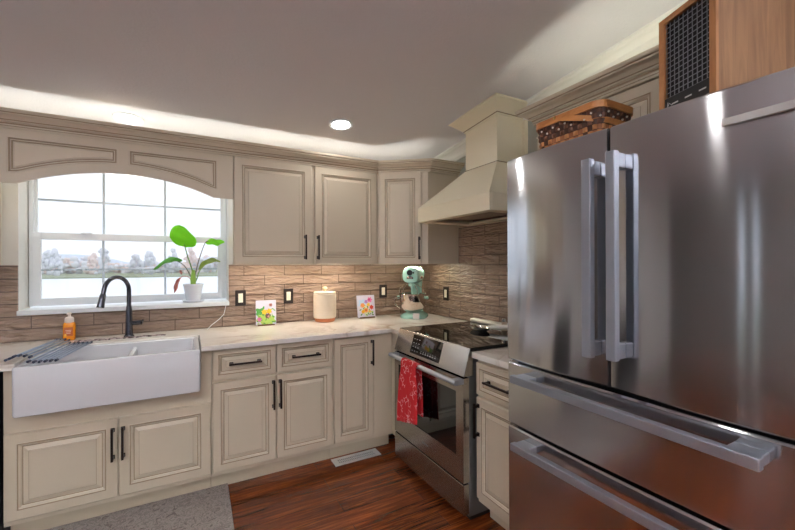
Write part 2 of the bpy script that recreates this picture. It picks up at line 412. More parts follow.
# ------------------------------------------------------------------ cabinet parts
def pull(parent, p0, p1, n, r=.0055):
    """bar pull between two points on the door face"""
    p0, p1, n = Vector(p0), Vector(p1), Vector(n).normalized(); d = (p1 - p0).normalized(); s = .03
    side = n.cross(d); b = MB()
    b.frame(p0 + n * s, d, side, n); L = (p1 - p0).length
    b.box(-.006, L + .006, -r, r, -r, r)
    b.box(.002, .016, -r * 1.15, r * 1.15, -s, 0); b.box(L - .016, L - .002, -r * 1.15, r * 1.15, -s, 0)
    b.box(-.002, .02, -r * 1.7, r * 1.7, -s, -s + .004); b.box(L - .02, L + .002, -r * 1.7, r * 1.7, -s, -s + .004)
    return b.build('handle', BRONZE, parent, bevel=.0018)
def raised(parent, name, o, u, n, w, h, t=.02, st=.052, paint=None, glaze=None):
    """raised-panel door: rings from the outer edge inwards; (inset, height)"""
    paint = paint or PAINT; glaze = glaze or GLAZE
    o, u, n = Vector(o), Vector(u).normalized(), Vector(n).normalized(); st = min(st, w * .24, h * .24)
    k = min(1.0, min(w, h) / .16)
    R = [(0, 0, 0), (0, t - .004, 0), (.004, t, 0), (st - .012 * k, t, 0), (st - .009 * k, t + .002, 0), (st - .004 * k, t + .002, 1), (st - .002 * k, t - .001, 0), (st + .004 * k, t - .0045, 0),
         (st + .007 * k, t - .0095, 0), (st + .011 * k, t - .010, 1), (st + .014 * k, t - .0095, 0), (st + .032 * k, t - .002, 0), (st + .0335 * k, t - .001, 1)]
    b = MB().frame(o, u, (0, 0, 1), n); rings = []
    for i, (a, c, _) in enumerate(R): rings.append([(a, a, c), (w - a, a, c), (w - a, h - a, c), (a, h - a, c)])
    b.rings(rings, [R[i + 1][2] for i in range(len(R) - 1)], 0, 0)
    return b.build(name, [paint, glaze], parent)
X_, Y_, Z_ = Vector((1, 0, 0)), Vector((0, 1, 0)), Vector((0, 0, 1))
NB = (0, -1, 0)                          # faces the room from the back wall
FF, DF = 2.52, 2.50                      # face frame and door planes of the base run

# --- sink base
t = thing('sink_base_cabinet', 'cream sink base cabinet with two raised panel doors under the white apron sink', 'cabinet', (-.33, 2.8, 0))
b = MB(); b.box(-.778, .119, FF + .012, D - .02, .11, .64); b.box(-.778, -.716, FF, FF + .3, .11, .87); b.box(.066, .119, FF, FF + .3, .11, .87)
b.box(-.716, .066, FF, FF + .02, .11, .655); b.build('body', PAINT, t)
MB().box(-.778, .119, 2.60, 2.62, 0, .11).build('toe_kick', KICK, t)
d = raised(t, 'door', (-.774, FF, .137), X_, NB, .444, .418, st=.058); pull(d, (-.351, DF, .345), (-.351, DF, .505), NB)
d = raised(t, 'door', (-.326, FF, .137), X_, NB, .440, .418, st=.058); pull(d, (-.306, DF, .345), (-.306, DF, .505), NB)
# --- two-drawer base
t = thing('drawer_base_cabinet', 'cream base cabinet with two drawers above two doors, right of the sink', 'cabinet', (.5, 2.8, 0))
MB().box(.121, .869, FF, D - .02, .11, .873).build('body', PAINT, t); MB().box(.121, .869, 2.60, 2.62, 0, .11).build('toe_kick', KICK, t)
for x0, x1, hx in ((.126, .488, None), (.494, .866, None)):
    d = raised(t, 'drawer', (x0, FF, .682), X_, NB, x1 - x0, .183, st=.04); c = (x0 + x1) / 2
    pull(d, (c - .088, DF, .773), (c + .088, DF, .773), NB)
d = raised(t, 'door', (.126, FF, .137), X_, NB, .362, .53); pull(d, (.472, DF, .466), (.472, DF, .636), NB)
d = raised(t, 'door', (.494, FF, .137), X_, NB, .372, .53); pull(d, (.514, DF, .466), (.514, DF, .636), NB)
# --- narrow base with corner filler
t = thing('narrow_base_cabinet', 'narrow cream base cabinet with one tall door beside the range', 'cabinet', (1.1, 2.8, 0))
MB().box(.871, 1.18, FF, D - .02, .11, .873).build('body', PAINT, t); MB().box(.871, 1.34, 2.60, 2.62, 0, .11).build('toe_kick', KICK, t)
MB().box(1.18, 1.345, FF - .003, FF + .02, .11, .873).box(1.33, 1.345, 2.36, FF, .11, .873).box(1.325, 1.36, 2.37, 2.45, 0, .11).build('filler_panel', PAINT, t)
d = raised(t, 'door', (.876, FF, .141), X_, NB, .294, .715); pull(d, (1.156, DF, .655), (1.156, DF, .825), NB)
# --- base right of range
NR = (-1, 0, 0); FX = 1.35
t = thing('side_base_cabinet', 'cream base cabinet between the range and the refrigerator', 'cabinet', (1.65, 1.39, 0))
MB().box(FX, W - .02, 1.215, 1.577, .11, .873).build('body', PAINT, t); MB().box(FX + .08, FX + .1, 1.215, 1.577, 0, .11).build('toe_kick', KICK, t)
def YM(y): return (FX, y, 0)
d = raised(t, 'drawer', (FX, 1.572, .682), -Y_, NR, .35, .168, st=.036); pull(d, (FX - .02, 1.48, .768), (FX - .02, 1.31, .768), NR)
d = raised(t, 'door', (FX, 1.572, .137), -Y_, NR, .35, .53); pull(d, (FX - .02, 1.552, .468), (FX - .02, 1.552, .635), NR)
# --- dishwasher
t = thing('dishwasher', 'dark dishwasher left of the sink cabinet, only its edge in view', 'dishwasher', (-1.09, 2.8, 0))
MB().box(-1.388, -.792, 2.53, D - .03, .02, .868).build('body', DARKB, t); MB().box(-1.385, -.795, 2.495, 2.53, .11, .865).build('door', BLACKP, t, bevel=.004)
MB().tube([(-1.3, 2.45, .80), (-.87, 2.45, .80)], .01).box(-1.29, -1.27, 2.45, 2.5, .79, .81).box(-.9, -.88, 2.45, 2.5, .79, .81).build('handle', STEELH, t)

# --- worktops
poly = [(-1.6, 2.44), (-.716, 2.44), (-.716, 2.858), (.064, 2.858), (.064, 2.44)]
poly += [(1.27, 2.44)] + [(1.27 + .03 * math.sin(a), 2.41 + .03 * math.cos(a)) for a in (.4, .8, 1.2)] + [(1.30, 2.41), (1.30, 2.362), (W - .014, 2.362), (W - .014, D - .014), (-1.6, D - .014)]
tag(MB().prism(poly, .874, CT).build('countertop', QUARTZ, bevel=.004), 'long white quartz countertop with brown veins along the window wall', 'countertop')
tag(MB().box(1.305, W - .014, 1.205, 1.577, .874, CT).build('countertop', QUARTZ, bevel=.004), 'short white quartz countertop between range and refrigerator', 'countertop')

# --- upper cabinets, window wall
UF, UD = 2.83, 2.81
t = thing('wall_cabinet', 'cream two-door wall cabinet right of the window', 'cabinet', (.8, 3.0, 1.37))
b = MB(); b.box(.27, 1.36, UF, D - .013, 1.382, 2.108); b.box(.27, 1.36, UF, UF + .02, 1.37, 1.382); b.box(.27, .285, UF, D - .013, 1.37, 1.382); b.build('body', PAINT, t)
d = raised(t, 'door', (.276, UF, 1.370), X_, NB, .538, .738, st=.062); pull(d, (.762, UD, 1.412), (.762, UD, 1.582), NB)
d = raised(t, 'door', (.838, UF, 1.370), X_, NB, .512, .738, st=.062); pull(d, (.858, UD, 1.412), (.858, UD, 1.582), NB)
A, B = Vector((1.36, UF, 0)), Vector((1.69, 2.572, 0)); du = (B - A).normalized(); dn = Vector((du.y, -du.x, 0)).normalized()
if dn.y > 0: dn = -dn
t = thing('corner_wall_cabinet', 'cream angled corner wall cabinet beside the range hood', 'cabinet', (1.75, 2.9, 1.37))
b = MB(); b.prism([(1.362, D - .013), (1.362, UF), (B.x, B.y), (W - .013, B.y), (W - .013, D - .013)], 1.388, 2.108)
b.sweep([(1.362, UF), (B.x, B.y), (W - .013, B.y)], [(-.016, 0), (0, 0), (0, .018), (-.016, .018)], 1.37); b.build('body', PAINT, t)
L = (B - A).length
d = raised(t, 'door', A + du * .022 + Vector((0, 0, 1.372)), du, dn, L - .075, .736, st=.058)
hp = A + du * (L - .068) + dn * .02; pull(d, hp + Vector((0, 0, 1.412)), hp + Vector((0, 0, 1.582)), dn)
t = thing('wall_cabinet', 'cream wall cabinet left of the window, at the photo edge', 'cabinet', (-1.3, 3.0, 1.37))
MB().box(-1.6, -.975, UF, D - .013, 1.388, 2.108).box(-.991, -.975, UF, D - .013, 1.37, 1.388).box(-1.6, -.991, UF, UF + .016, 1.37, 1.388).build('body', PAINT, t); raised(t, 'door', (-1.59, UF, 1.375), X_, NB, .60, .732, st=.062)

# --- arched valance
t = thing('arched_valance', 'cream arched valance with two raised panels spanning above the window', 'valance', (-.33, UF, 1.81))
def arch(x, lift=0):
    hw, rise, z0 = .485, .103, 1.816
    R = (hw * hw + rise * rise) / (2 * rise); cx = -.332; dx = abs(x - cx)
    if dx > hw: return z0 + lift
    return z0 + rise - R + math.sqrt(R * R - dx * dx) + lift
NX = 48; xs = sorted([-.973, .268] + [-.332 - .485 + .97 * i / NX for i in range(NX + 1)])
b = MB(); rings = []
for x in xs: rings.append([(x, 2.815, arch(x)), (x, 2.815, 2.11), (x, 2.835, 2.11), (x, 2.835, arch(x))])
b.rings(rings, 0, 0, 0); b.build('board', PAINT, t)
def arch_panel(x0, x1):
    def outline(a):
        xx0, xx1 = x0 + a, x1 - a; pts = []
        K = 14
        for i in range(K + 1):
            x = xx0 + (xx1 - xx0) * i / K; pts.append((x, arch(x, .052 + a * 1.08)))
        pts += [(xx1, 2.066 - a), (xx0, 2.066 - a)]
        return pts
    prof = [(0, 0, 0), (0, .004, 0), (.003, .005, 0), (.007, .005, 0), (.009, .0015, 1), (.015, .0015, 1), (.019, .004, 0), (.023, .001, 1), (.026, .001, 1), (.034, .006, 0)]
    b = MB(); rings = [[(x, 2.8151 - c, z) for x, z in outline(a)] for a, c, _ in prof]
    b.rings(rings, [p[2] for p in prof[1:]], None, 0); return b.build('raised_panel', [PAINT, GLAZE], t)
arch_panel(-.853, -.364); arch_panel(-.312, .175)

# --- crown moulding over the cabinet run
CP = [(-.019, 0), (.006, 0), (.006, .010), (.010, .012), (.010, .020), (.014, .026), (.024, .031), (.024, .037), (.030, .040), (.044, .052), (.064, .060), (.064, .066), (.070, .069), (.074, .074), (.074, .086), (-.019, .086)]
CG = [0, 0, 1, 0, 1, 0, 0, 1, 0, 0, 0, 1, 0, 0, 0, 0]
t = thing('cabinet_crown_molding', 'cream stepped crown molding over the window-wall cabinets and valance', 'molding', (.2, 2.8, 2.108))
MB().sweep([(-1.6, UD + .002), (1.362, UD + .002), (1.700, 2.553), (W - .02, 2.553)], CP, 2.108, CG).build('molding', [PAINT, GLAZE], t)

# --- cabinet above the fridge
t = thing('refrigerator_wall_cabinet', 'cream wall cabinet behind the basket above the refrigerator', 'cabinet', (1.8, .8, 1.81))
GX = 1.66
MB().box(GX, W - .013, .15, 1.445, 1.83, 2.108).build('body', PAINT, t)
for y in (1.435, .795): raised(t, 'door', (GX, y, 1.836), -Y_, NR, .62, .266, st=.055)
MB().sweep([(W - .02, 1.447), (GX - .02, 1.447), (GX - .02, .15)], CP, 2.108, CG).build('crown', [PAINT, GLAZE], t)

# ------------------------------------------------------------------ range hood
t = thing('range_hood', 'cream painted wood range hood with a flared chimney above the range', 'range hood', (1.75, 2.02, 1.673))
hx, y0, y1, z0, z1 = 1.49, 1.64, 2.405, 1.673, 1.776
b = MB()
b.box(hx, hx + .018, y0, y1, z0, z1); b.box(hx + .018, W - .013, y0, y0 + .018, z0, z1); b.box(hx + .018, W - .013, y1 - .018, y1, z0, z1)
b.box(hx + .018, hx + .07, y0 + .018, y1 - .018, z0, z0 + .016); b.box(W - .10, W - .013, y0 + .018, y1 - .018, z0, z0 + .016)
b.box(hx + .07, W - .10, y0 + .018, y0 + .075, z0, z0 + .016); b.box(hx + .07, W - .10, y1 - .075, y1 - .018, z0, z0 + .016)
b.build('skirt', HOODLIT, t, bevel=.002)
cx0, cy0, cy1 = 1.76, 1.862, 2.182
def hr(x, a, c, z): return [(x, a, z), (W - .001, a, z), (W - .001, c, z), (x, c, z)]
b = MB(); b.rings([hr(hx, y0, y1, z1), hr(cx0, cy0, cy1, 2.036)], 0, None, None); b.build('canopy', HOODLIT, t)
MB().box(cx0, W - .001, cy0, cy1, 2.036, 2.36).box(cx0 - .004, W - .001, cy0 - .004, cy1 + .004, 2.030, 2.038, 1).box(W - .03, W - .001, cy0 - .03, cy0, 2.04, 2.33).build('chimney', [HOODLIT, HOODG], t)
b = MB()
def cr(o, u): return [(cx0 - o, cy0 - o, zc(cy0) - u), (W - .002, cy0 - o, zc(cy0) - u), (W - .002, cy1 + o, zc(cy1) - u), (cx0 - o, cy1 + o, zc(cy1) - u)]
b.rings([cr(0, .084), cr(.008, .084), cr(.008, .076), cr(.014, .072), cr(.08, .016), cr(.088, .014), cr(.088, .0)], [0, 0, 1, 0, 0, 0], 0, 0)
b.build('crown', [HOODLIT, HOODG], t)
MB().box(hx + .06, W - .09, y0 + .07, y1 - .07, z0 + .03, z0 + .045).build('liner', mat('hood_liner_tile_tint', (140, 118, 100), .4), t)  # brown stands for tile mirrored in a steel liner
for y in (1.83, 2.2): MB().lathe([(.012, 0), (.012, .012), (.008, .016)], (hx + .1, y, z0 + .014), 12).build('control_knob', BLACKP, t)

# ------------------------------------------------------------------ range
t = thing('electric_range', 'stainless slide-in range with black glass cooktop and front controls', 'range', (1.6, 1.97, 0))
ry0, ry1 = 1.588, 2.353
MB().box(1.30, W - .03, ry0 + .003, ry1 - .003, .03, .895).build('body', mat('range_side', (120, 120, 122), .35, .8), t, bevel=.003)
MB().box(1.32, W - .05, ry0 + .02, ry1 - .02, 0, .03).build('base', BLACKP, t)
# cooktop
b = MB(); b.box(1.308, W - .03, ry0 - .002, ry1 + .002, .905, .922); ct = b.build('cooktop', BLACKG, t, bevel=.002)
RING = mat('burner_marking', (38, 38, 40), .15)
for (x, y, r) in ((1.50, 2.15, .10), (1.50, 1.80, .085), (1.78, 2.15, .085), (1.78, 1.80, .10)):
    b = MB(); b.rings([[(x + q * math.cos(a), y + q * math.sin(a), .9224) for a in (2 * PI * k / 48 for k in range(48))] for q in (r, r - .003)], 0); b.build('burner_ring', RING, ct)
MB().box(W - .088, W - .034, ry0 + .01, ry1 - .01, .922, .95).build('rear_trim', mat('rear_trim_steel', (232, 228, 220), .35, .4), t, bevel=.012, seg=3)
MB().box(1.302, W - .03, ry0 - .002, ry1 + .002, .893, .905).build('cooktop_frame', STEELR, t)
# slanted control panel
px0, px1, pz0, pz1 = 1.262, 1.306, .775, .920
b = MB(); rg = [[(px0, y, pz0), (px1, y, pz1), (px1 + .02, y, pz1), (px1 + .02, y, pz0)] for y in (ry0, ry1)]
b.rings(rg, 0, 0, 0); cp = b.build('control_panel', STEELR, t, bevel=.002)
pn = Vector((-(pz1 - pz0), 0, px1 - px0)).normalized(); pu = Vector((px1 - px0, 0, pz1 - pz0)).normalized()
fo = Vector((px0, 2.150, pz0)) + pn * .0006
b = MB().frame(fo, -Y_, pu, pn); b.box(0, .325, .020, .140, 0, .001); dsp = b.build('display', BLACKG, cp)
b = MB().frame(fo + pn * .0012, -Y_, pu, pn)
GR = mat('display_print', (190, 190, 190), .5)
for r in range(4):
    for c_ in range(3): b.box(.018 + c_ * .03, .028 + c_ * .03, .036 + r * .025, .040 + r * .025, 0, .0004)
for c_ in range(7): b.box(.12 + c_ * .026, .132 + c_ * .026, .036, .041, 0, .0004); b.box(.122 + c_ * .026, .130 + c_ * .026, .047, .050, 0, .0004)
b.build('print', GR, dsp)
# door
dx = 1.262
b = MB(); wy0, wy1, wz0, wz1 = 1.655, 2.293, .345, .685; z0, z1 = .215, .765
b.box(dx, 1.30, ry0 + .004, wy0, z0, z1); b.box(dx, 1.30, wy1, ry1 - .004, z0, z1); b.box(dx, 1.30, wy0, wy1, z0, wz0); b.box(dx, 1.30, wy0, wy1, wz1, z1)
dr = b.build('oven_door', STEELR, t)
MB().box(dx + .003, dx + .012, wy0, wy1, wz0, wz1).build('window', BLACKG, dr)
b = MB(); ya, yb = 1.565, 2.345
b.tube([(1.212, y, .752) for y in (ya + .02, yb - .02)], .014, 14)
b.box(1.205, dx, ya + .02, ya + .065, .738, .766); b.box(1.205, dx, yb - .065, yb - .02, .738, .766)
b.build('handle', STEELH, dr, bevel=.003)
MB().box(dx, 1.30, ry0 + .004, ry1 - .004, .045, .205).build('drawer', STEELR, t, bevel=.003)
b = MB()
for k in range(5): b.box(dx - .0006, dx, 1.93 + k * .014, 1.939 + k * .014, .268, .277)
b.build('badge', mat('badge_grey', (120, 120, 122), .4), dr)

# towel over the handle
def towel():
    t = MB(); NY, NS = 22, 34; yc = 2.04; hx_ = 1.212; top = .768; r = .0185
    def path(s, ph):        # s 0..1 : front hem -> over the bar -> back hem
        Lf, Lb = .365, .30; La = PI * r
        q = s * (Lf + La + Lb)
        if q < Lf:
            return (hx_ - r - .0025 - .010 * math.sin(q * 9) * ph * .4, .752 - (Lf - q))
        if q < Lf + La:
            a = (q - Lf) / r; return (hx_ - r * math.cos(a), .752 + r * math.sin(a))
        return (hx_ + r, .752 - (q - Lf - La))
    rows = []
    for i in range(NS + 1):
        s_ = i / NS; row = []
        for j in range(NY + 1):
            v = j / NY * 2 - 1
            x, z = path(s_, v)
            down = max(0, (.76 - z)) / .335
            half = .096 - .010 * math.sin(min(1, down * 3) * PI) + .022 * down
            y = yc + .012 * down + v * half
            front = s_ < .5
            fold = .010 * down * math.sin(v * 7.5 + 1.2) + .004 * math.sin(v * 15)*down
            if front: x -= abs(fold) * .6 + .002 * down; z -= .026 * down * v
            row.append((x, y, z))
        rows.append(row)
    n_ = NY + 1
    vs = [p for r_ in rows for p in r_]; fs = [(i * n_ + j, i * n_ + j + 1, (i + 1) * n_ + j + 1, (i + 1) * n_ + j) for i in range(NS) for j in range(NY)]
    t.add(vs, fs); o = t.build('dish_towel', TOWEL, smooth=True)
    md = o.modifiers.new('th', 'SOLIDIFY'); md.thickness = .003; md.offset = 0
    return tag(o, 'red towel with white print draped over the oven handle', 'towel')
towel()

# things at the back of the cooktop
t = thing('spoon_rest', 'steel spoon rest dish lying at the back of the black cooktop', 'spoon rest', (1.72, 1.96, .922))
b = MB(); C0 = Vector((1.72, 1.99, .9225)); rgs = []
for rr, zz in ((.055, 0), (.075, .012), (.085, .026), (.081, .026), (.07, .014), (.05, .004)):
    rgs.append([(C0.x + rr * .62 * math.cos(a), C0.y + rr * math.sin(a), C0.z + zz) for a in (2 * PI * k / 28 for k in range(28))])
b.rings(rgs, 0, 0, 0); b.build('dish', mat('polished_steel', (210, 208, 205), .18, 1), t, smooth=True)
b = MB(); b.tube([(1.74, 1.93, .948), (1.80, 1.85, .957), (1.86, 1.77, .958)], [.012, .016, .018], 12, flat=.4); b.build('grip', MATS['rear_trim_steel'], t, smooth=True)
t = thing('glass_shaker', 'small glass shaker with metal cap beside the refrigerator edge', 'shaker', (1.85, 1.895, .9225))
MB().lathe([(.018, 0), (.02, .004), (.017, .06)], (1.85, 1.895, .9225), 16).build('jar', mat('shaker_glass', (214, 196, 176), .1), t, smooth=True)
MB().lathe([(.018, .06), (.018, .078), (.012, .084)], (1.85, 1.895, .9225), 16).build('cap', CHROME, t, smooth=True)

# ------------------------------------------------------------------ refrigerator
t = thing('refrigerator', 'large stainless french-door refrigerator with two freezer drawers', 'refrigerator', (1.5, .735, 0))
fy0, fy1, fm = .282, 1.193, .7475
MB().box(1.235, W - .03, fy0 + .005, fy1 - .005, .03, 1.79).build('body', DARKB, t, bevel=.004)
MB().box(1.25, W - .06, fy0 + .03, fy1 - .03, 0, .03).build('base', BLACKP, t)
def bow_front(name, ya, yb, z0, z1, bow, cs=None, bs=None, r=.006):
    """front panel with a shallow outward bow and rounded vertical edges"""
    NN = 28; cs = (ya + yb) / 2; hs = (yb - ya) / 2; pts = []
    for i in range(NN + 1):
        v = -1 + 2 * i / NN; y = cs + v * hs * .985; pts.append((1.18 - bow * (1 - v * v), y))
    pts = [(1.235, ya), (1.19, ya)] + pts + [(1.19, yb), (1.235, yb)]
    def rg(z, ins): 
        return [((x + ins if x < 1.2 else x), y, z) for x, y in pts]
    b = MB(); b.rings([rg(z0, .006), rg(z0 + .006, 0), rg(z1 - .006, 0), rg(z1, .006)], 0, 0, 0)
    return b.build(name, STEEL, t, smooth=True)
dL = bow_front('door', fm + .0025, fy1, .968, 1.800, .011); dR = bow_front('door', fy0, fm - .0025, .968, 1.800, .011)
d1 = bow_front('drawer', fy0, fy1, .702, .958, .010); d2 = bow_front('drawer', fy0, fy1, .085, .692, .010)
HD = mat('handle_inner_grey', (104, 106, 112), .35, .6)
def vhandle(parent, y0, y1, z0, z1, x=1.118):
    xb = 1.176
    b = MB(); b.box(x, x + .024, y0, y1, z0, z1); b.box(x + .024, xb, y0 + .002, y1 - .002, z1 - .05, z1 - .004); b.box(x + .024, xb, y0 + .002, y1 - .002, z0 + .004, z0 + .05)
    return b.build('handle', [STEELH, HD], parent, bevel=.003)
vhandle(dL, .770, .802, 1.064, 1.700); vhandle(dR, .690, .720, 1.070, 1.706)
def hhandle(parent, y0, y1, zc_, x=1.105):
    xb = 1.176; h = .0148
    b = MB(); b.box(x, x + .026, y0, y1, zc_ - h, zc_ + h); b.box(x + .026, xb, y0 + .004, y0 + .07, zc_ - h + .002, zc_ + h - .002); b.box(x + .026, xb, y1 - .07, y1 - .004, zc_ - h + .002, zc_ + h - .002)
    return b.build('handle', [STEELH, HD], parent, bevel=.003)
hhandle(d1, .358, 1.105, .915); hhandle(d2, .358, 1.105, .650)
MB().box(1.162, 1.172, .30, .446, 1.7025, 1.7215).build('badge', mat('badge_silver', (188, 186, 184), .3, .9), dR, bevel=.001)
for y in (fy1 - .08, fy0 + .02): MB().box(1.20, 1.30, y, y + .06, 1.79, 1.805).build('hinge_cover', DARKB, t, bevel=.004)

# ------------------------------------------------------------------ basket on the fridge
def basket():
    t = thing('picnic_basket', 'woven wooden basket with a band handle on top of the refrigerator', 'basket', (1.44, 1.03, 1.791))
    cx_, cy_, hx_, hy_ = 1.452, 1.035, .105, .155; zb, zt = 1.792, 1.955
    def peri(s, grow=0, rr=.035):
        a, c = hx_ + grow, hy_ + grow; L_ = [(2 * a - 2 * rr), PI * rr / 2, (2 * c - 2 * rr), PI * rr / 2] * 2; tot = sum(L_); q = (s % 1) * tot
        # start at (-a+rr, -c) going +x
        corners = [((a - rr, -c + rr), -PI / 2), ((a - rr, c - rr), 0), ((-a + rr, c - rr), PI / 2), ((-a + rr, -c + rr), PI)]
        starts = [((-a + rr, -c), (1, 0)), ((a, -c + rr), (0, 1)), ((a - rr, c), (-1, 0)), ((-a, c - rr), (0, -1))]
        for k in range(4):
            ln = L_[2 * k]
            if q <= ln:
                (x, y), (dx_, dy_) = starts[k]; nn = (dy_, -dx_); return (cx_ + x + dx_ * q, cy_ + y + dy_ * q, nn[0], nn[1])
            q -= ln; ar = L_[2 * k + 1]
            if q <= ar:
                (x, y), a0 = corners[k]; an = a0 + q / rr; return (cx_ + x + rr * math.cos(an), cy_ + y + rr * math.sin(an), math.cos(an), math.sin(an))
            q -= ar
        return peri(0, grow)
    NC, NRW = 48, 8; b = MB()
    for i in range(NC):
        for j in range(NRW):
            over = (i + j) % 2; z0_ = zb + (zt - zb) * j / NRW; z1_ = zb + (zt - zb) * (j + 1) / NRW; vs = []
            for jj in range(4):
                for ii in range(4):
                    s_ = (i + ii / 3) / NC; zz = z0_ + (z1_ - z0_) * (.06 + .88 * jj / 3); x, y, nx, ny = peri(s_)
                    bul = math.sin(PI * ii / 3) * math.sin(PI * max(.12, min(.88, jj / 3))) if over else math.sin(PI * max(.12, min(.88, ii / 3))) * .35
                    taper = -.018 * (1 - (zz - zb) / (zt - zb)); off = .006 * bul + taper + (0.001 if over else -.001)
                    vs.append((x + nx * off, y + ny * off, zz))
            fs = [(q * 4 + p, q * 4 + p + 1, q * 4 + p + 5, q * 4 + p + 4) for q in range(3) for p in range(3)]
            top = j >= 5
            mi = (2 if over else 1) if top else (0 if over else (1 if (i * 7 + j * 3) % 5 == 0 else 3))
            b.add(vs, fs, mi)
    S = [mat('splint_tan', (176, 116, 66), .5), mat('splint_dark', (72, 40, 26), .5), mat('splint_walnut', (104, 62, 40), .5), mat('splint_mid', (146, 88, 52), .5)]
    b.build('woven_side', S, t)
    b = MB(); b.box(cx_ - hx_ + .02, cx_ + hx_ - .02, cy_ - hy_ + .02, cy_ + hy_ - .02, zb - .001, zb + .006); b.build('floor_panel', S[0], t)
    b = MB(); K = 96
    r1 = [peri(k / K) for k in range(K)]
    b.rings([[(x + nx * o, y + ny * o, z) for x, y, nx, ny in r1] for o, z in ((.009, zt - .004), (.010, zt + .022), (-.006, zt + .022), (-.006, zt - .004), (.009, zt - .004))], 0); b.build('rim_band', MAPLE, t)
    b = MB(); b.rings([[(x - nx * q, y - ny * q, z) for x, y, nx, ny in (peri(k / 96) for k in range(96))] for q, z in ((.021, zb), (.004, zt))], 0); b.build('lining', S[1], t)  # dark inner sheet added so gaps between splints read dark
    # band handle folded down on the near side
    b = MB(); pa = []
    for k in range(25):
        a = PI * k / 24; yy = .0 + .0; ca = math.cos(a); x = cx_ - (hx_ + .014) * math.copysign(abs(ca) ** .35, ca); 
        pa.append((x, cy_ + .04 - .196 * math.sin(a), zt + .012 - .062 * math.sin(a)))
    vs = []; 
    rings = []
    for k, p in enumerate(pa):
        q = Vector(pa[min(k + 1, 24)]) - Vector(pa[max(k - 1, 0)]); nn = Vector((q.y, -q.x, 0)).normalized() * .0022
        rings.append([(p[0] + nn.x, p[1] + nn.y, p[2] - .011), (p[0] + nn.x, p[1] + nn.y, p[2] + .011), (p[0] - nn.x, p[1] - nn.y, p[2] + .011), (p[0] - nn.x, p[1] - nn.y, p[2] - .011)])
    b.rings(rings, 0, 0, 0); hd = b.build('handle', MAPLE, t)
    for sx in (-1, 1): MB().ball((cx_ + sx * (hx_ + .016), cy_ + .04, zt + .012), .006, 10).build('rivet', mat('brass', (190, 160, 100), .3, 1), hd)
    BD = mat('white_beads', (216, 206, 196), .4)
    for k in range(34):
        x, y, nx, ny = peri(k / 34); b = MB(); b.ball((x + nx * .006, y + ny * .006, zt - .02 - (k % 2) * .016), .0042, 6); b.build('bead', BD, t)
basket()

# heater box
def heater():
    a = math.radians(20.9); tv = Vector((math.sin(a), math.cos(a), 0)); sv = Vector((math.cos(a), -math.sin(a), 0))
    c0 = Vector((1.25, .488, 1.7915)); w, dpt, h = .186, .34, .335
    t = thing('wooden_space_heater', 'oak cased box with black wire grille and controls on the refrigerator', 'heater', tuple(c0))
    b = MB().frame(c0, tv, sv, Z_)   # local: x along the face, y into the depth, z up
    f = .014
    b.box(0, f, 0, dpt, 0, h); b.box(w - f, w, 0, dpt, 0, h); b.box(f, w - f, 0, dpt, 0, f); b.box(f, w - f, 0, dpt, h - f, h); b.box(f, w - f, dpt - .01, dpt, f, h - f)
    b.build('case', OAK, t)
    b = MB().frame(c0 - sv * .001, tv, sv, Z_)
    b.box(-.001, f + .004, -.004, .004, 0, h); b.box(w - f - .004, w + .001, -.004, .004, 0, h); b.box(f, w - f, -.004, .004, h - f - .003, h); b.box(f, w - f, -.004, .004, 0, f)
    b.build('face_frame', OAKF, t)
    b = MB().frame(c0, tv, sv, Z_); b.box(f, w - f, .012, .02, f, h - f); b.build('back_plate', mat('void_black', (8, 8, 9), .7), t)
    b = MB().frame(c0, tv, sv, Z_); x0, x1, z0, z1 = f + .003, w - f - .003, .085, h - f - .002
    nx, nz = 10, 15
    for k in range(nx + 1):
        x = x0 + (x1 - x0) * k / nx; b.box(x - .0009, x + .0009, .003, .005, z0, z1)
    for k in range(nz + 1):
        z = z0 + (z1 - z0) * k / nz; b.box(x0, x1, .0015, .0035, z - .0009, z + .0009)
    b.build('wire_grille', mat('grille_wire', (128, 130, 134), .4, .3), t)
    b = MB().frame(c0, tv, sv, Z_); b.box(f, w - f, -.002, .012, f, .083); p_ = b.build('control_panel', BLACKP, t)
    b = MB().frame(c0 - sv * .0026, tv, sv, Z_)
    for k in range(6): b.box(.022 + k * .022, .030 + k * .022, 0, .0005, .036, .040)
    for k in range(3): b.box(.03 + k * .045, .052 + k * .045, 0, .0005, .058, .062)
    b.tube([(w - .045, 0, .056), (w - .035, 0, .066), (w - .028, 0, .054), (w - .03, 0, .07)], .001, 5)
    b.build('print', GR, p_)
heater()

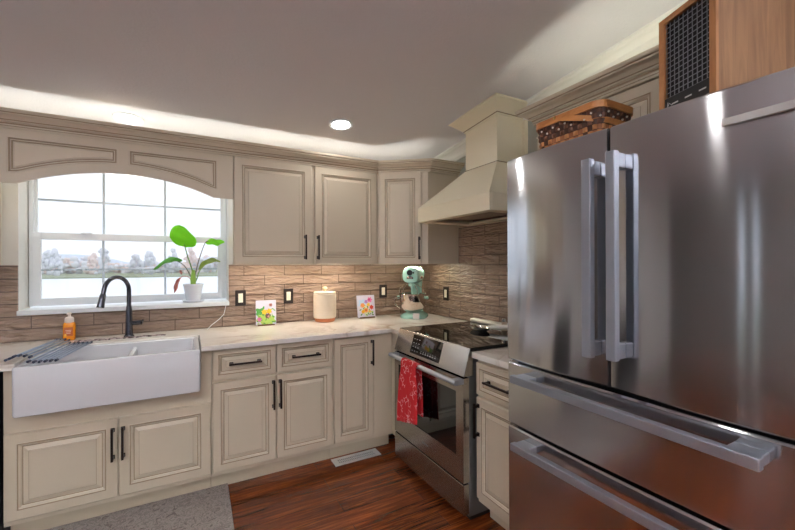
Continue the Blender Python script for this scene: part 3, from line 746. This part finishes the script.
# ------------------------------------------------------------------ farmhouse sink
t = thing('farmhouse_sink', 'white fireclay apron front sink with two bowls under the window', 'sink', (-.33, 2.62, .66))
sx0, sx1, sy0, sy1, sz0, sz1 = -.712, .060, 2.385, 2.855, .662, .897
b = MB(); wl = .03
def rr(x0, x1, y0, y1, r, z, K=5):
    pts = []
    for (cx_, cy_, a0) in ((x1 - r, y0 + r, -PI / 2), (x1 - r, y1 - r, 0), (x0 + r, y1 - r, PI / 2), (x0 + r, y0 + r, PI)):
        for k in range(K + 1):
            a = a0 + PI / 2 * k / K; pts.append((cx_ + r * math.cos(a), cy_ + r * math.sin(a), z))
    return pts
O = (sx0, sx1, sy0, sy1)
I = (sx0 + wl, sx1 - wl, sy0 + wl, sy1 - wl)
def g(bx, q): return (bx[0] + q, bx[1] - q, bx[2] + q, bx[3] - q)
rgs = [rr(*g(O, .012), .012, sz0), rr(*g(O, .003), .014, sz0 + .004), rr(*O, .016, sz0 + .014), rr(*O, .016, sz1 - .008), rr(*g(O, .003), .014, sz1 - .002), rr(*g(O, .008), .012, sz1),
       rr(*g(I, -.006), .03, sz1), rr(*g(I, -.001), .03, sz1 - .004), rr(*I, .03, sz1 - .012), rr(*g(I, .008), .035, sz0 + .06), rr(*g(I, .03), .04, sz0 + .03)]
b.rings(rgs, 0, 0, 0); b.build('basin', CHINA, t, smooth=True)
b = MB(); dxc = -.285
b.rings([[(dxc - w_, y, z) for y in (sy0 + wl - .004, sy1 - wl + .004)] + [(dxc + w_, y, z) for y in (sy1 - wl + .004, sy0 + wl - .004)] for w_, z in ((.02, sz0 + .03), (.014, sz1 - .05), (.012, sz1 - .035), (.006, sz1 - .03))], 0, 0, 0)
b.build('divider', CHINA, t, bevel=.004, smooth=True)
for x in (-.49, -.11): MB().lathe([(.045, 0), (.042, .003), (.02, .001)], (x, 2.64, sz0 + .0302), 24).build('drain', CHROME, t, smooth=True)

# faucet
t = thing('kitchen_faucet', 'dark bronze gooseneck faucet behind the white sink', 'faucet', (-.335, 3.02, CT))
fb = Vector((-.336, 3.02, CT)); sd = Vector((-.62, -.78, 0)).normalized()
b = MB(); b.lathe([(.029, 0), (.029, .006), (.022, .012), (.020, .06), (.018, .17), (.014, .20)], tuple(fb), 20); bd = b.build('body', FAUC, t, smooth=True)
R_ = .088; top = 1.205; path = [fb + Vector((0, 0, .16)), Vector((fb.x, fb.y, top - .04)), Vector((fb.x, fb.y, top))]
for k in range(1, 15):
    a = PI * .96 * k / 14; path.append(Vector((fb.x, fb.y, top)) + sd * (R_ * (1 - math.cos(a))) + Vector((0, 0, R_ * math.sin(a))))
e = path[-1] + (path[-1] - path[-2]).normalized() * .02; path.append(e)
MB().tube(path, .0125, 14).build('spout', FAUC, t, smooth=True)
dv = (path[-1] - path[-3]).normalized()
MB().tube([e, e + dv * .012, e + dv * .05, e + dv * .085], [.0125, .0165, .0175, .020], 16).build('spray_head', FAUC, t, smooth=True)
b = MB(); p0 = fb + Vector((.012, -.006, .088)); b.tube([p0, p0 + Vector((.03, -.012, 0)), p0 + Vector((.058, -.02, .002))], [.0135, .015, .015], 14); b.tube([p0 + Vector((.062, -.021, 0)), p0 + Vector((.068, -.05, .02))], [.006, .005], 8)
b.build('lever_handle', FAUC, t, smooth=True)

# sponge tray beside faucet (dark mat strip)
def dish_mat():
    m_ = mat('dark_speckled_cloth', (84, 60, 64), .9); n_ = N(m_); no_ = n_.n('TexNoise', Scale=60, Detail=2); n_.l(n_.obj(), no_.inputs['Vector'])
    n_.l(n_.ramp(no_.outputs[0], [(.42, lin((60, 40, 44))), (.58, lin((186, 170, 170)))]), n_.b.inputs['Base Color'])
    b = MB(); K = 18; rows = []
    for k in range(K + 1):
        x = -.60 + .47 * k / K; w_ = .022 + .006 * math.sin(k * 1.3); rows.append([(x, 2.965 - w_, CT + .0008), (x, 2.965 + w_, CT + .0008), (x, 2.965 + w_ * .8, CT + .006 + .002 * math.sin(k * 2)), (x, 2.965 - w_ * .8, CT + .005)])
    b.rings(rows, 0, 0, 0); return tag(b.build('drip_mat', m_), 'thin dark speckled drip mat lying in front of the faucet base', 'mat')
dish_mat()

# soap bottle
t = thing('soap_dispenser', 'amber hand soap bottle with white pump left of the faucet', 'soap bottle', (-.645, 3.06, CT))
sb = (-.645, 3.06, CT)
m_ = mat('amber_soap', (240, 150, 34), .15)
b = MB(); b.rings([rr(sb[0] - w_, sb[0] + w_, sb[1] - d_, sb[1] + d_, min(w_, d_) * .6, CT + z) for w_, d_, z in ((.024, .016, 0), (.028, .02, .004), (.029, .021, .02), (.029, .021, .095), (.026, .018, .108), (.016, .013, .114))], 0, 0, 0)
bo = b.build('bottle', m_, t, smooth=True)
b = MB(); b.box(sb[0] - .021, sb[0] + .021, sb[1] - .0222, sb[1] - .0212, CT + .028, CT + .082); b.build('label', mat('soap_label', (196, 96, 40), .5), bo)
b = MB()
for k in range(3): b.box(sb[0] - .014 + k * .002, sb[0] + .014 - k * .002, sb[1] - .0228, sb[1] - .0223, CT + .062 - k * .009, CT + .065 - k * .009)
for k in range(7): b.ball((sb[0] - .018 + (k * 37 % 36) / 1000, sb[1] - .0222, CT + .030 + (k % 3) * .005), .0035, 8, (1, .2, 1), 1)
b.build('label_print', [mat('label_cream', (240, 210, 190), .5), mat('label_gold', (244, 190, 60), .5)], bo)
b = MB(); b.lathe([(.021, .108), (.023, .112), (.023, .135), (.018, .142), (.008, .146), (.007, .162), (.012, .163), (.012, .170), (.006, .172)], sb, 18); b.box(sb[0] - .006, sb[0] + .006, sb[1] - .035, sb[1], CT + .162, CT + .171)
b.build('pump', mat('pump_white', (236, 222, 212), .35), t, smooth=True)

# roll-up drying rack
t = thing('dish_drying_rack', 'roll-up steel drying rack with dark rubber ends over the left sink edge', 'drying rack', (-.65, 2.65, .9))
RB = mat('navy_silicone', (34, 44, 70), .5); RS = mat('rack_steel', (150, 166, 186), .3, .8)
cn = [(-.575 + .020 * k, .9035) for k in range(3)][::-1] + [(-.595, .9035), (-.615, .905), (-.635, .909), (-.650, .917), (-.668, .924), (-.688, .928), (-.706, .926), (-.720, .918), (-.734, .9115)]
sk = .03
for x, z in cn:
    z += .0085; b = MB(); ya, yb = 2.395, 2.875
    if x < -.64: ya, yb = 2.47, 2.93
    b.tube([(x - .02, ya + .012, z), (x + .03, yb - .012, z)], .0042, 8, 0)
    b.tube([(x - .0215, ya, z), (x - .0195, ya + .022, z)], .0062, 8, 1); b.tube([(x + .0295, yb - .022, z), (x + .0315, yb, z)], .0062, 8, 1)
    b.build('rod', [RS, RB], t, smooth=True)

# ------------------------------------------------------------------ small things on the counter
def outlet(name, c, u, n_, label, grp):
    t = thing(name, label, 'outlet', tuple(c)); c, u, n_ = Vector(c), Vector(u), Vector(n_)
    b = MB().frame(c, u, Z_, n_); b.box(-.038, .038, -.060, .060, 0, .007); b.build('cover_plate', PLATE, t, bevel=.003)
    b = MB().frame(c, u, Z_, n_); b.box(-.0165, .0165, -.034, .034, .0065, .0105); r_ = b.build('rocker', ROCK, t, bevel=.0015)
YB = D - .0125
outlet('wall_outlet', (.352, YB, 1.116), X_, NB, 'dark plated outlet just right of the window, behind the yellow flower card', None)
outlet('wall_outlet', (.712, YB, 1.116), X_, NB, 'dark plated outlet between the yellow flower card and the canister', None)
outlet('wall_outlet', (1.566, YB, 1.124), X_, NB, 'dark plated outlet between the pink flower card and the mixer', None)
outlet('wall_outlet', (W - .0125, 2.750, 1.110), -Y_, NR, 'dark plated outlet on the range wall, right of the mixer', None)

t = thing('canister', 'ivory textured canister with a terracotta base between two flower cards', 'canister', (.99, 3.04, CT))
b = MB(); c = (.985, 3.04, CT); m_ = mat('ivory_ceramic', (240, 224, 204), .4); n_ = N(m_); vo_ = n_.n('TexVoronoi', Scale=90); n_.l(n_.obj(), vo_.inputs['Vector']); n_.bump(vo_.outputs[0], .5, .003)
b.lathe([(.080, .026), (.090, .034), (.092, .045), (.092, .222), (.088, .226)], c, 36); b.build('body', m_, t, smooth=True)
b = MB(); b.lathe([(.070, 0), (.078, .004), (.084, .024), (.086, .030)], c, 36); b.build('base', mat('terracotta', (206, 126, 84), .6), t, smooth=True)
b = MB(); b.lathe([(.0905, .227), (.0905, .238), (.084, .243), (.02, .246)], c, 36); ld = b.build('lid', mat('ivory_lid', (238, 224, 204), .35), t, smooth=True)
b = MB(); b.lathe([(.010, .244), (.010, .256), (.020, .262), (.022, .272), (.016, .282), (.006, .285)], c, 18); b.build('knob', mat('amber_glass_knob', (226, 206, 170), .12), ld, smooth=True)

def card(name, c, w, h, tilt, label, flowers, bgc, turn=0):
    t = thing(name, label, 'art card', tuple(c)); c = Vector(c)
    u = Vector((math.cos(turn), math.sin(turn), 0)); back = Vector((-math.sin(turn), math.cos(turn), 0))
    v = (Z_ * math.cos(tilt) + back * math.sin(tilt)).normalized(); n_ = u.cross(v)
    b = MB().frame(c + Z_ * .006, u, v, n_); b.box(-w / 2, w / 2, 0, h, -.010, 0); sl = b.build('tile', mat('card_white', bgc, .35), t, bevel=.0015)
    b = MB().frame(c + Z_ * .006 + n_ * .0004, u, v, n_); mats = []; cols = {}
    kk = 0
    for (x, y, r, col, petals) in flowers:
        r *= .86
        if col not in cols: cols[col] = len(mats); mats.append(mat('paint_%d_%d_%d' % col, col, .5))
        z = .0002 + kk * .00004; kk += 1
        if petals:
            pts = [(x + r * (1 + .22 * math.cos(petals * a + kk)) * math.cos(a), y + r * (1 + .22 * math.cos(petals * a + kk)) * math.sin(a), z) for a in (2 * PI * q / 30 for q in range(30))]
        else:
            an = kk * 1.1; pts = [(x + r * math.cos(a) * math.cos(an) - r * .4 * math.sin(a) * math.sin(an), y + r * math.cos(a) * math.sin(an) + r * .4 * math.sin(a) * math.cos(an), z) for a in (2 * PI * q / 14 for q in range(14))]
        b.add([(p[0], max(.002, min(h - .002, p[1])), p[2]) if abs(p[0]) < w / 2 - .001 else (math.copysign(w / 2 - .001, p[0]), max(.002, min(h - .002, p[1])), p[2]) for p in pts], [tuple(range(len(pts)))], cols[col])
    b.build('flower_print', mats, sl)
    b = MB().frame(c, u, back, Z_); b.box(-w * .42, w * .42, -.012, .055, 0, .005); b.box(-w * .42, w * .42, -.014, -.010, 0, .012)
    b.build('stand', mat('stand_bronze', (110, 84, 60), .4, .4), t)
Y1, Y2, GN, LG, PK, RD, OR, BR, PU, BL = (244, 200, 40), (236, 176, 20), (70, 150, 60), (170, 205, 90), (226, 120, 170), (208, 66, 50), (244, 160, 90), (110, 70, 60), (170, 130, 200), (190, 214, 240)
random.seed(3)
fl = [(-.03, .05, .045, LG, 5), (.03, .035, .042, LG, 6), (-.045, .10, .034, GN, 4), (-.02, .125, .022, GN, 0), (.0, .02, .03, LG, 5), (-.05, .03, .02, GN, 0)]
fl += [(random.uniform(-.065, .065), random.uniform(.01, .12), .012, random.choice([GN, LG, (110, 170, 70)]), 0) for _ in range(26)]
fl += [(-.012, .098, .022, Y1, 6), (.022, .102, .022, Y2, 6), (.012, .066, .022, BR, 7), (.018, .062, .010, (196, 140, 130), 5), (-.048, .042, .018, PK, 6), (.034, .150, .014, (150, 90, 80), 6), (.05, .06, .012, GN, 0)]
card('flower_card', (.524, 3.045, CT), .148, .188, .22, 'small card printed with yellow flowers leaning before the left outlets', fl, (214, 210, 228), -.12)
random.seed(5)
fl = [(-.04, .12, .04, BL, 5), (.0, .06, .05, (214, 226, 190), 5), (.04, .08, .03, (226, 210, 226), 4)]
fl += [(random.uniform(-.06, .06), random.uniform(.02, .12), .013, random.choice([GN, LG, (90, 150, 90)]), 0) for _ in range(20)]
fl += [(-.035, .105, .023, OR, 6), (.035, .150, .026, PK, 6), (.030, .152, .012, (196, 70, 130), 5), (.0, .135, .018, PU, 5), (.02, .11, .017, Y1, 5), (.048, .085, .021, RD, 6), (-.005, .062, .024, OR, 7), (-.005, .062, .010, (200, 110, 40), 5), (-.032, .050, .018, Y2, 6), (.03, .05, .014, (236, 190, 80), 5), (.0, .02, .012, GN, 0), (-.05, .025, .014, GN, 0)]
card('flower_card', (1.36, 3.035, CT), .166, .192, .16, 'small card printed with pink and orange flowers right of the canister', fl, (234, 230, 240), 0)

# ------------------------------------------------------------------ stand mixer
def mixer():
    o = Vector((1.735, 2.865, CT + .0005)); face = Matrix.Rotation(-.24, 3, 'Z') @ Vector((-o.x, -o.y, 0)).normalized(); side = Vector((-face.y, face.x, 0))
    if side.x < 0: side = -side
    MINT = mat('mint_enamel', (172, 224, 212), .15, 0, Coat_Weight=.5); ST = mat('mixer_bowl_steel', (210, 200, 190), .1, 1)
    t = thing('stand_mixer', 'mint green stand mixer with steel bowl in the counter corner', 'stand mixer', tuple(o))
    F = lambda b: b.frame(o, side, -face, Z_)     # x: right, y: away from the room, z: up
    def sec(hw, y0, y1, z, r):
        return rr(-hw, hw, y0, y1, r, z, 4)
    b = F(MB()); b.rings([sec(.108, -.12, .13, 0, .085), sec(.114, -.126, .136, .008, .09), sec(.114, -.126, .136, .022, .09), sec(.100, -.11, .13, .034, .08), sec(.06, .0, .125, .05, .05)], 0, 0, 0); b.build('base', MINT, t, smooth=True)
    b = F(MB()); b.rings([sec(.062, .03, .13, .04, .045), sec(.05, .045, .13, .12, .04), sec(.048, .04, .13, .24, .04), sec(.055, .0, .135, .31, .05), sec(.058, -.03, .135, .33, .05)], 0, 0, 0); b.build('column', MINT, t, smooth=True)
    # head: capsule from front to back
    b = F(MB()); rings = []
    for y, rx, rz, zz in ((-.150, .02, .02, .375), (-.148, .045, .048, .372), (-.138, .060, .064, .372), (-.10, .068, .072, .372), (.02, .070, .074, .374), (.10, .066, .066, .374), (.145, .05, .05, .372), (.16, .02, .02, .37)):
        rx *= 1.12; SE = lambda t: math.copysign(abs(t) ** .72, t); rings.append([(rx * SE(math.cos(a)), y, zz + rz * SE(math.sin(a))) for a in (2 * PI * k / 24 for k in range(24))])
    b.rings(rings, 0, 0, 0); hd = b.build('head', MINT, t, smooth=True)
    b = F(MB()); rings = []
    for y, q in ((-.149, 0), (-.1, 1), (.14, 1)):
        pass
    b.rings([[(.0695 * math.cos(a) * s_, y, .372 + zz) for a, s_ in ((0, 1), (0, 1.03), (PI, 1.03), (PI, 1))] for y, zz in ((-.136, -.012), (.12, -.012))], 0, 0, 0)
    b = F(MB()); pts0 = [(.0715 * (math.cos(a)), -.135 * abs(math.sin(a)) ** .5 - .0 if False else -.02 - .131 * math.sin(a)) for a in (PI * k / 24 for k in range(25))]
    b.rings([[(x * 1.04, y, .345) for x, y in pts0], [(x * 1.16, y * 1.04, .340) for x, y in pts0], [(x * 1.16, y * 1.04, .356) for x, y in pts0], [(x * 1.04, y, .364) for x, y in pts0]], 0, None, None, closed=False)
    b.build('trim_band', mat('band_steel', (150, 140, 132), .25, .9), hd)
    b = F(MB()); b.lathe([(.0, 0), (.018, 0), (.018, .012), (.0, .014)], (0, 0, 0), 16); b.v = []; b.f = []; b.m = []
    b.tube([(0, -.146, .392), (0, -.160, .392)], .024, 18); b.tube([(.03, -.142, .392), (.03, -.150, .392)], .008, 10)
    b.build('attachment_knob', mat('knob_dark', (60, 66, 70), .3, .6), hd, smooth=True)
    b = F(MB()); b.lathe([(.030, 0), (.033, .012), (.033, .028), (.02, .034)], (0, -.075, .276), 20); b.tube([(0, -.075, .21), (0, -.075, .28)], .008, 10); b.build('beater_shaft', MINT, hd, smooth=True)
    # arms and bowl
    b = F(MB())
    for sx in (-1, 1):
        b.tube([(sx * .04, .06, .175), (sx * .10, .02, .178), (sx * .128, -.05, .178)], [.016, .012, .011], 10, 0)
        b.ball((sx * .128, -.055, .178), .014, 10)
    b.build('bowl_arms', MINT, t, smooth=True)
    b = F(MB()); b.lathe([(.045, .052), (.075, .066), (.102, .10), (.112, .15), (.114, .205), (.118, .208), (.116, .212), (.110, .206), (.107, .15), (.09, .09), (.04, .062)], (0, -.052, 0), 36); bw = b.build('bowl', ST, t, smooth=True)
    b = F(MB()); b.tube([(-.112, -.06, .18), (-.150, -.085, .17), (-.152, -.09, .12), (-.105, -.075, .085)], .006, 8); b.build('bowl_handle', ST, bw, smooth=True)
    b = F(MB())
    for sx in (-1, 1):
        b.tube([(sx * .11, -.08, .212), (sx * .10, -.10, .26), (sx * .055, -.11, .29), (sx * .03, -.10, .30)], .0028, 6)
        b.tube([(sx * .06, -.14, .212), (sx * .06, -.14, .25), (sx * .035, -.12, .285)], .0028, 6)
    b.build('wire_guard', ST, t, smooth=True)
    b = F(MB()); b.box(.02, .075, -.1275, -.1265, .004, .05); b.build('tag', mat('paper_tag', (236, 232, 226), .6), t)
mixer()

# ------------------------------------------------------------------ plant on the sill
def plant():
    zs = WZ0 + .0125; c = (.035, 3.215, zs)
    t = thing('potted_plant', 'green broad-leaved plant in a white pot on the window sill', 'plant', c)
    PW = mat('white_pot', (216, 222, 232), .35)
    MB().lathe([(.055, 0), (.068, .004), (.074, .014), (.070, .016), (.054, .008)], c, 28).build('saucer', PW, t, smooth=True)
    MB().lathe([(.044, .010), (.048, .012), (.064, .118), (.068, .122), (.068, .134), (.062, .134), (.058, .118), (.0, .116)], c, 28).build('pot', PW, t, smooth=True)
    MB().lathe([(.058, .10), (.058, .119), (.0, .122)], c, 20).build('soil', mat('potting_soil', (50, 36, 26), .95), t)
    LM = []
    for nm, c1, tr in (('leaf_bright', (150, 225, 50), .6), ('leaf_mid', (100, 175, 70), .45), ('leaf_dry', (190, 120, 110), .2), ('leaf_edge', (150, 170, 80), .4)):
        m_ = bpy.data.materials.new(nm); m_.use_nodes = True; tt = m_.node_tree; bb = tt.nodes['Principled BSDF']; bb.inputs['Base Color'].default_value = lin(c1); bb.inputs['Roughness'].default_value = .4
        tl = tt.nodes.new('ShaderNodeBsdfTranslucent'); tl.inputs[0].default_value = lin(c1); mx = tt.nodes.new('ShaderNodeMixShader'); mx.inputs[0].default_value = tr
        tt.links.new(bb.outputs[0], mx.inputs[1]); tt.links.new(tl.outputs[0], mx.inputs[2]); tt.links.new(mx.outputs[0], tt.nodes['Material Output'].inputs[0]); LM.append(m_)
    ST = mat('stem_green', (110, 150, 70), .5); STP = mat('stem_purple', (120, 110, 100), .5)
    base = Vector((c[0], c[1], zs + .118))
    def leaf(mid, wd, wvec, m_, cup=.15, shape=1):
        """mid: points of the midrib; wd: widths; wvec: width direction"""
        wv = Vector(wvec).normalized(); K = 16; M = 6; P = [Vector(p) for p in mid]; rows = []
        for i in range(K + 1):
            s_ = i / K; f = s_ * (len(P) - 1); k = min(int(f), len(P) - 2); q = f - k
            a = P[max(k - 1, 0)]; b_ = P[k]; c_ = P[k + 1]; d_ = P[min(k + 2, len(P) - 1)]
            p = .5 * ((2 * b_) + (c_ - a) * q + (2 * a - 5 * b_ + 4 * c_ - d_) * q * q + (3 * b_ - a - 3 * c_ + d_) * q ** 3)
            w = wd * (math.sin(PI * min(1, s_ ** shape)) ** .62 if 0 < s_ < 1 else .0) + .0008
            nd = (c_ - b_).normalized().cross(wv).normalized()
            rows.append([p + wv * w * v + nd * (abs(v) ** 1.5) * w * cup + nd * .004 * math.sin(s_ * 14 + v * 4) for v in (j / M * 2 - 1 for j in range(M + 1))])
        b = MB(); n_ = M + 1; b.add([tuple(p) for r_ in rows for p in r_], [(i * n_ + j, i * n_ + j + 1, (i + 1) * n_ + j + 1, (i + 1) * n_ + j) for i in range(K) for j in range(M)])
        o = b.build('leaf', m_, t, smooth=True); md = o.modifiers.new('th', 'SOLIDIFY'); md.thickness = .0008; return o
    def stem(pts, r=(.006, .003), m_=None):
        P = [Vector(p) for p in pts]; out = []
        for k in range(17):
            s_ = k / 16; f = s_ * (len(P) - 1); i = min(int(f), len(P) - 2); q = f - i; a = P[max(i - 1, 0)]; b_ = P[i]; c_ = P[i + 1]; d_ = P[min(i + 2, len(P) - 1)]
            out.append(.5 * ((2 * b_) + (c_ - a) * q + (2 * a - 5 * b_ + 4 * c_ - d_) * q * q + (3 * b_ - a - 3 * c_ + d_) * q ** 3))
        b = MB(); b.tube(out, [r[0] + (r[1] - r[0]) * k / 16 for k in range(17)], 8); b.build('stem', m_ or ST, t, smooth=True)
    y = c[1]
    # sheath
    b = MB(); b.tube([base - Z_ * .01, base + Vector((.0, 0, .05)), base + Vector((.002, 0, .12))], [.016, .020, .010], 12); b.build('stem', mat('sheath_green', (140, 180, 70), .45), t, smooth=True)
    def P(x, z, dy=0): return (x, y + dy, z)
    stem([base, P(.03, 1.32), P(.0, 1.43), P(-.022, 1.52)]); leaf([P(-.012, 1.50), P(-.022, 1.55, -.008), P(-.038, 1.605, -.008), P(-.055, 1.66, 0)], .086, (1, .25, -.1), LM[0], .12, .75)
    stem([base, P(.055, 1.33), P(.08, 1.43), P(.115, 1.535, -.01), P(.14, 1.542, -.01)], (.005, .002), STP); leaf([P(.118, 1.535, -.01), P(.16, 1.535, -.02), P(.205, 1.53, -.02), P(.245, 1.545, -.02)], .038, (.1, .75, .65), LM[0], .3, .9)
    stem([base, P(.02, 1.28), P(-.02, 1.36), P(-.07, 1.40), P(-.09, 1.405)], (.005, .002), STP); leaf([P(-.035, 1.40, -.01), P(-.09, 1.418, -.03), P(-.15, 1.395, -.04), P(-.21, 1.338, -.05)], .030, (.1, .8, .6), LM[1], .3, .9)
    stem([base, P(.06, 1.27), P(.075, 1.32), P(.09, 1.345)], (.005, .002)); leaf([P(.07, 1.335), P(.11, 1.375, -.02), P(.16, 1.40, -.03), P(.215, 1.395, -.04)], .026, (-.2, .8, .7), LM[3], .3, .9)
    stem([base, P(.01, 1.275), P(-.03, 1.285), P(-.05, 1.27)], (.003, .002), LM[2]); leaf([P(-.045, 1.28), P(-.068, 1.255, -.02), P(-.080, 1.21, -.03), P(-.084, 1.17, -.03)], .016, (.8, .5, .2), LM[2], .5, .9)
    leaf([P(-.05, 1.33), P(-.045, 1.315, -.02), P(-.04, 1.30, -.03)], .008, (.8, .5, .2), LM[2], .5, .9)
plant()

# cord from the sill
b = MB(); b.tube([(.19, 3.285, 1.45), (.215, 3.27, 1.2), (.225, 3.2, 1.1), (.240, D - .02, 1.096), (.248, D - .022, 1.06), (.235, D - .022, 1.0), (.20, D - .03, .965), (.15, D - .05, .93), (.12, D - .10, .908)], .0022, 6)
tag(b.build('power_cord', WHITE, smooth=True), 'thin white cord dropping from the window sill to the counter', 'cord')

# ------------------------------------------------------------------ floor things
t = tag(MB().prism([(-1.3, 2.14 - .5), (.196, 2.0 - .36), (.214, 2.60), (-1.3, 2.595)], .0, .012).build('kitchen_rug', RUGM, bevel=.004), 'grey beige patterned rug on the floor before the sink', 'rug')
t = thing('floor_vent', 'white slotted metal floor register near the base cabinets', 'floor vent', (1.03, 2.535, 0))
b = MB(); vx0, vx1, vy0, vy1 = .873, 1.215, 2.472, 2.572
b.box(vx0, vx1, vy0, vy0 + .022, 0, .005); b.box(vx0, vx1, vy1 - .022, vy1, 0, .005); b.box(vx0, vx0 + .03, vy0 + .022, vy1 - .022, 0, .005); b.box(vx1 - .03, vx1, vy0 + .022, vy1 - .022, 0, .005)
for k in range(22):
    x = vx0 + .035 + k * (vx1 - vx0 - .07) / 21; b.box(x - .003, x + .003, vy0 + .02, vy1 - .02, 0, .0045)
b.box(vx0 + .03, vx1 - .03, (vy0 + vy1) / 2 - .003, (vy0 + vy1) / 2 + .003, 0, .0045)
b.build('grate', mat('register_white', (226, 224, 220), .4, .2), t); MB().box(vx0 + .02, vx1 - .02, vy0 + .02, vy1 - .02, 0, .001).build('duct', BLACKP, t)

# ------------------------------------------------------------------ lamps
CANL = emis('downlight_lens', (1.0, .97, .94), E_CAN)
def can(x, y, label):
    z = zc(y) if y > RIDGE else zr - .105 * (RIDGE - y); t = thing('recessed_light', label, 'recessed light', (x, y, z)); sl = -.105 if y > RIDGE else .105
    T = lambda b: b.frame((x, y, z), (1, 0, 0), Vector((0, 1, sl)).normalized(), Vector((0, sl, -1)).normalized())
    b = T(MB()); rings = [[(q * math.cos(a), q * math.sin(a), h) for a in (2 * PI * k / 36 for k in range(36))] for q, h in ((.085, -.002), (.085, .006), (.078, .011), (.060, .006))]; b.rings(rings, 0, 0, None); b.build('trim_ring', WHITE, t, smooth=True)
    b = T(MB()); b.rings([[(q * math.cos(a), q * math.sin(a), h) for a in (2 * PI * k / 36 for k in range(36))] for q, h in ((.060, .0065), (.03, .0075))], 0, 0, 0); b.build('lens', CANL, t); return t
can(-.33, 2.975, 'lit round recessed ceiling light above the arched valance')
can(.945, 2.545, 'lit round recessed ceiling light above the two-door wall cabinet')
for x, y in ((-.95, 1.2), (.45, .95), (-.35, -.8), (-2.4, -.4), (1.0, -1.6)):  # out-of-view downlights added for fill and a fridge highlight
    can(x, y, 'added unseen recessed ceiling light for room fill')['group'] = 'added unseen recessed fill lights'
FILL = emis('fill_diffuser', (.95, .98, 1.0), E_FILL)  # uplight bowls added behind the camera for soft ceiling fill
for x, y, lb in ((-1.1, -1.3, 'added unseen fill bowl in the middle of the room behind'), (.9, -2.3, 'added unseen fill bowl by the rear window'), (-2.6, -1.5, 'added unseen fill bowl near the left wall')):
    z = 2.12; zt = zc(y) if y > RIDGE else zr - .105 * (RIDGE - y); t = thing('fill_pendant', lb, 'lamp', (x, y, zt))
    MB().tube([(x, y, z + .02), (x, y, zt - .02)], .005, 6).lathe([(.06, -.02), (.06, .0)], (x, y, zt), 20).build('canopy', WHITE, t)
    MB().lathe([(.03, -.10), (.12, -.075), (.20, -.02), (.22, .02), (.215, .02), (.195, -.015), (.11, -.065), (.02, -.09)], (x, y, z), 28).build('lamp_shade', mat('opal_bowl', (236, 232, 226), .4), t, smooth=True)
    MB().lathe([(.18, -.012), (.18, -.004)], (x, y, z), 24).build('diffuser', FILL, t)
COVE = emis('cove_led', (.99, 1.0, .92), E_COVE)
COVE2 = emis('cove_led_dim', (.97, 1.0, .86), E_COVE * 1.2)
t = MB(); t.box(-1.5, 1.34, UF + .010, UF + .030, 2.109, 2.116); tag(t.build('led_strip', COVE), 'hidden LED strip behind the crown above the window-wall cabinets', 'light strip')
t = MB(); A2, B2 = Vector((1.39, UF - .01, 0)), Vector((1.70, 2.60, 0)); dd = (B2 - A2).normalized(); nn = Vector((-dd.y, dd.x, 0))
t.frame(A2 + Vector((0, 0, 2.109)) + nn * .02, dd, nn, Z_); t.box(0, (B2 - A2).length, 0, .02, 0, .007); tag(t.build('led_strip', COVE), 'hidden LED strip behind the crown of the corner cabinet', 'light strip')
t = MB(); t.box(GX + .03, GX + .05, .25, 1.40, 2.109, 2.116); tag(t.build('led_strip', COVE2), 'hidden LED strip above the refrigerator wall cabinet', 'light strip')
UND = emis('under_cabinet_led', (1.0, .90, .74), E_UNDER)
for x0, x1, lb in ((.33, .77, 'left'), (.86, 1.30, 'right')):
    tag(MB().box(x0, x1, 2.95, 2.975, 1.374, 1.381).build('under_cabinet_light', UND), 'slim LED bar under the %s half of the two-door wall cabinet' % lb, 'under-cabinet light')
tag(MB().box(1.55, 1.90, 2.80, 2.825, 1.379, 1.387).build('under_cabinet_light', UND), 'slim LED bar under the corner wall cabinet above the mixer', 'under-cabinet light')
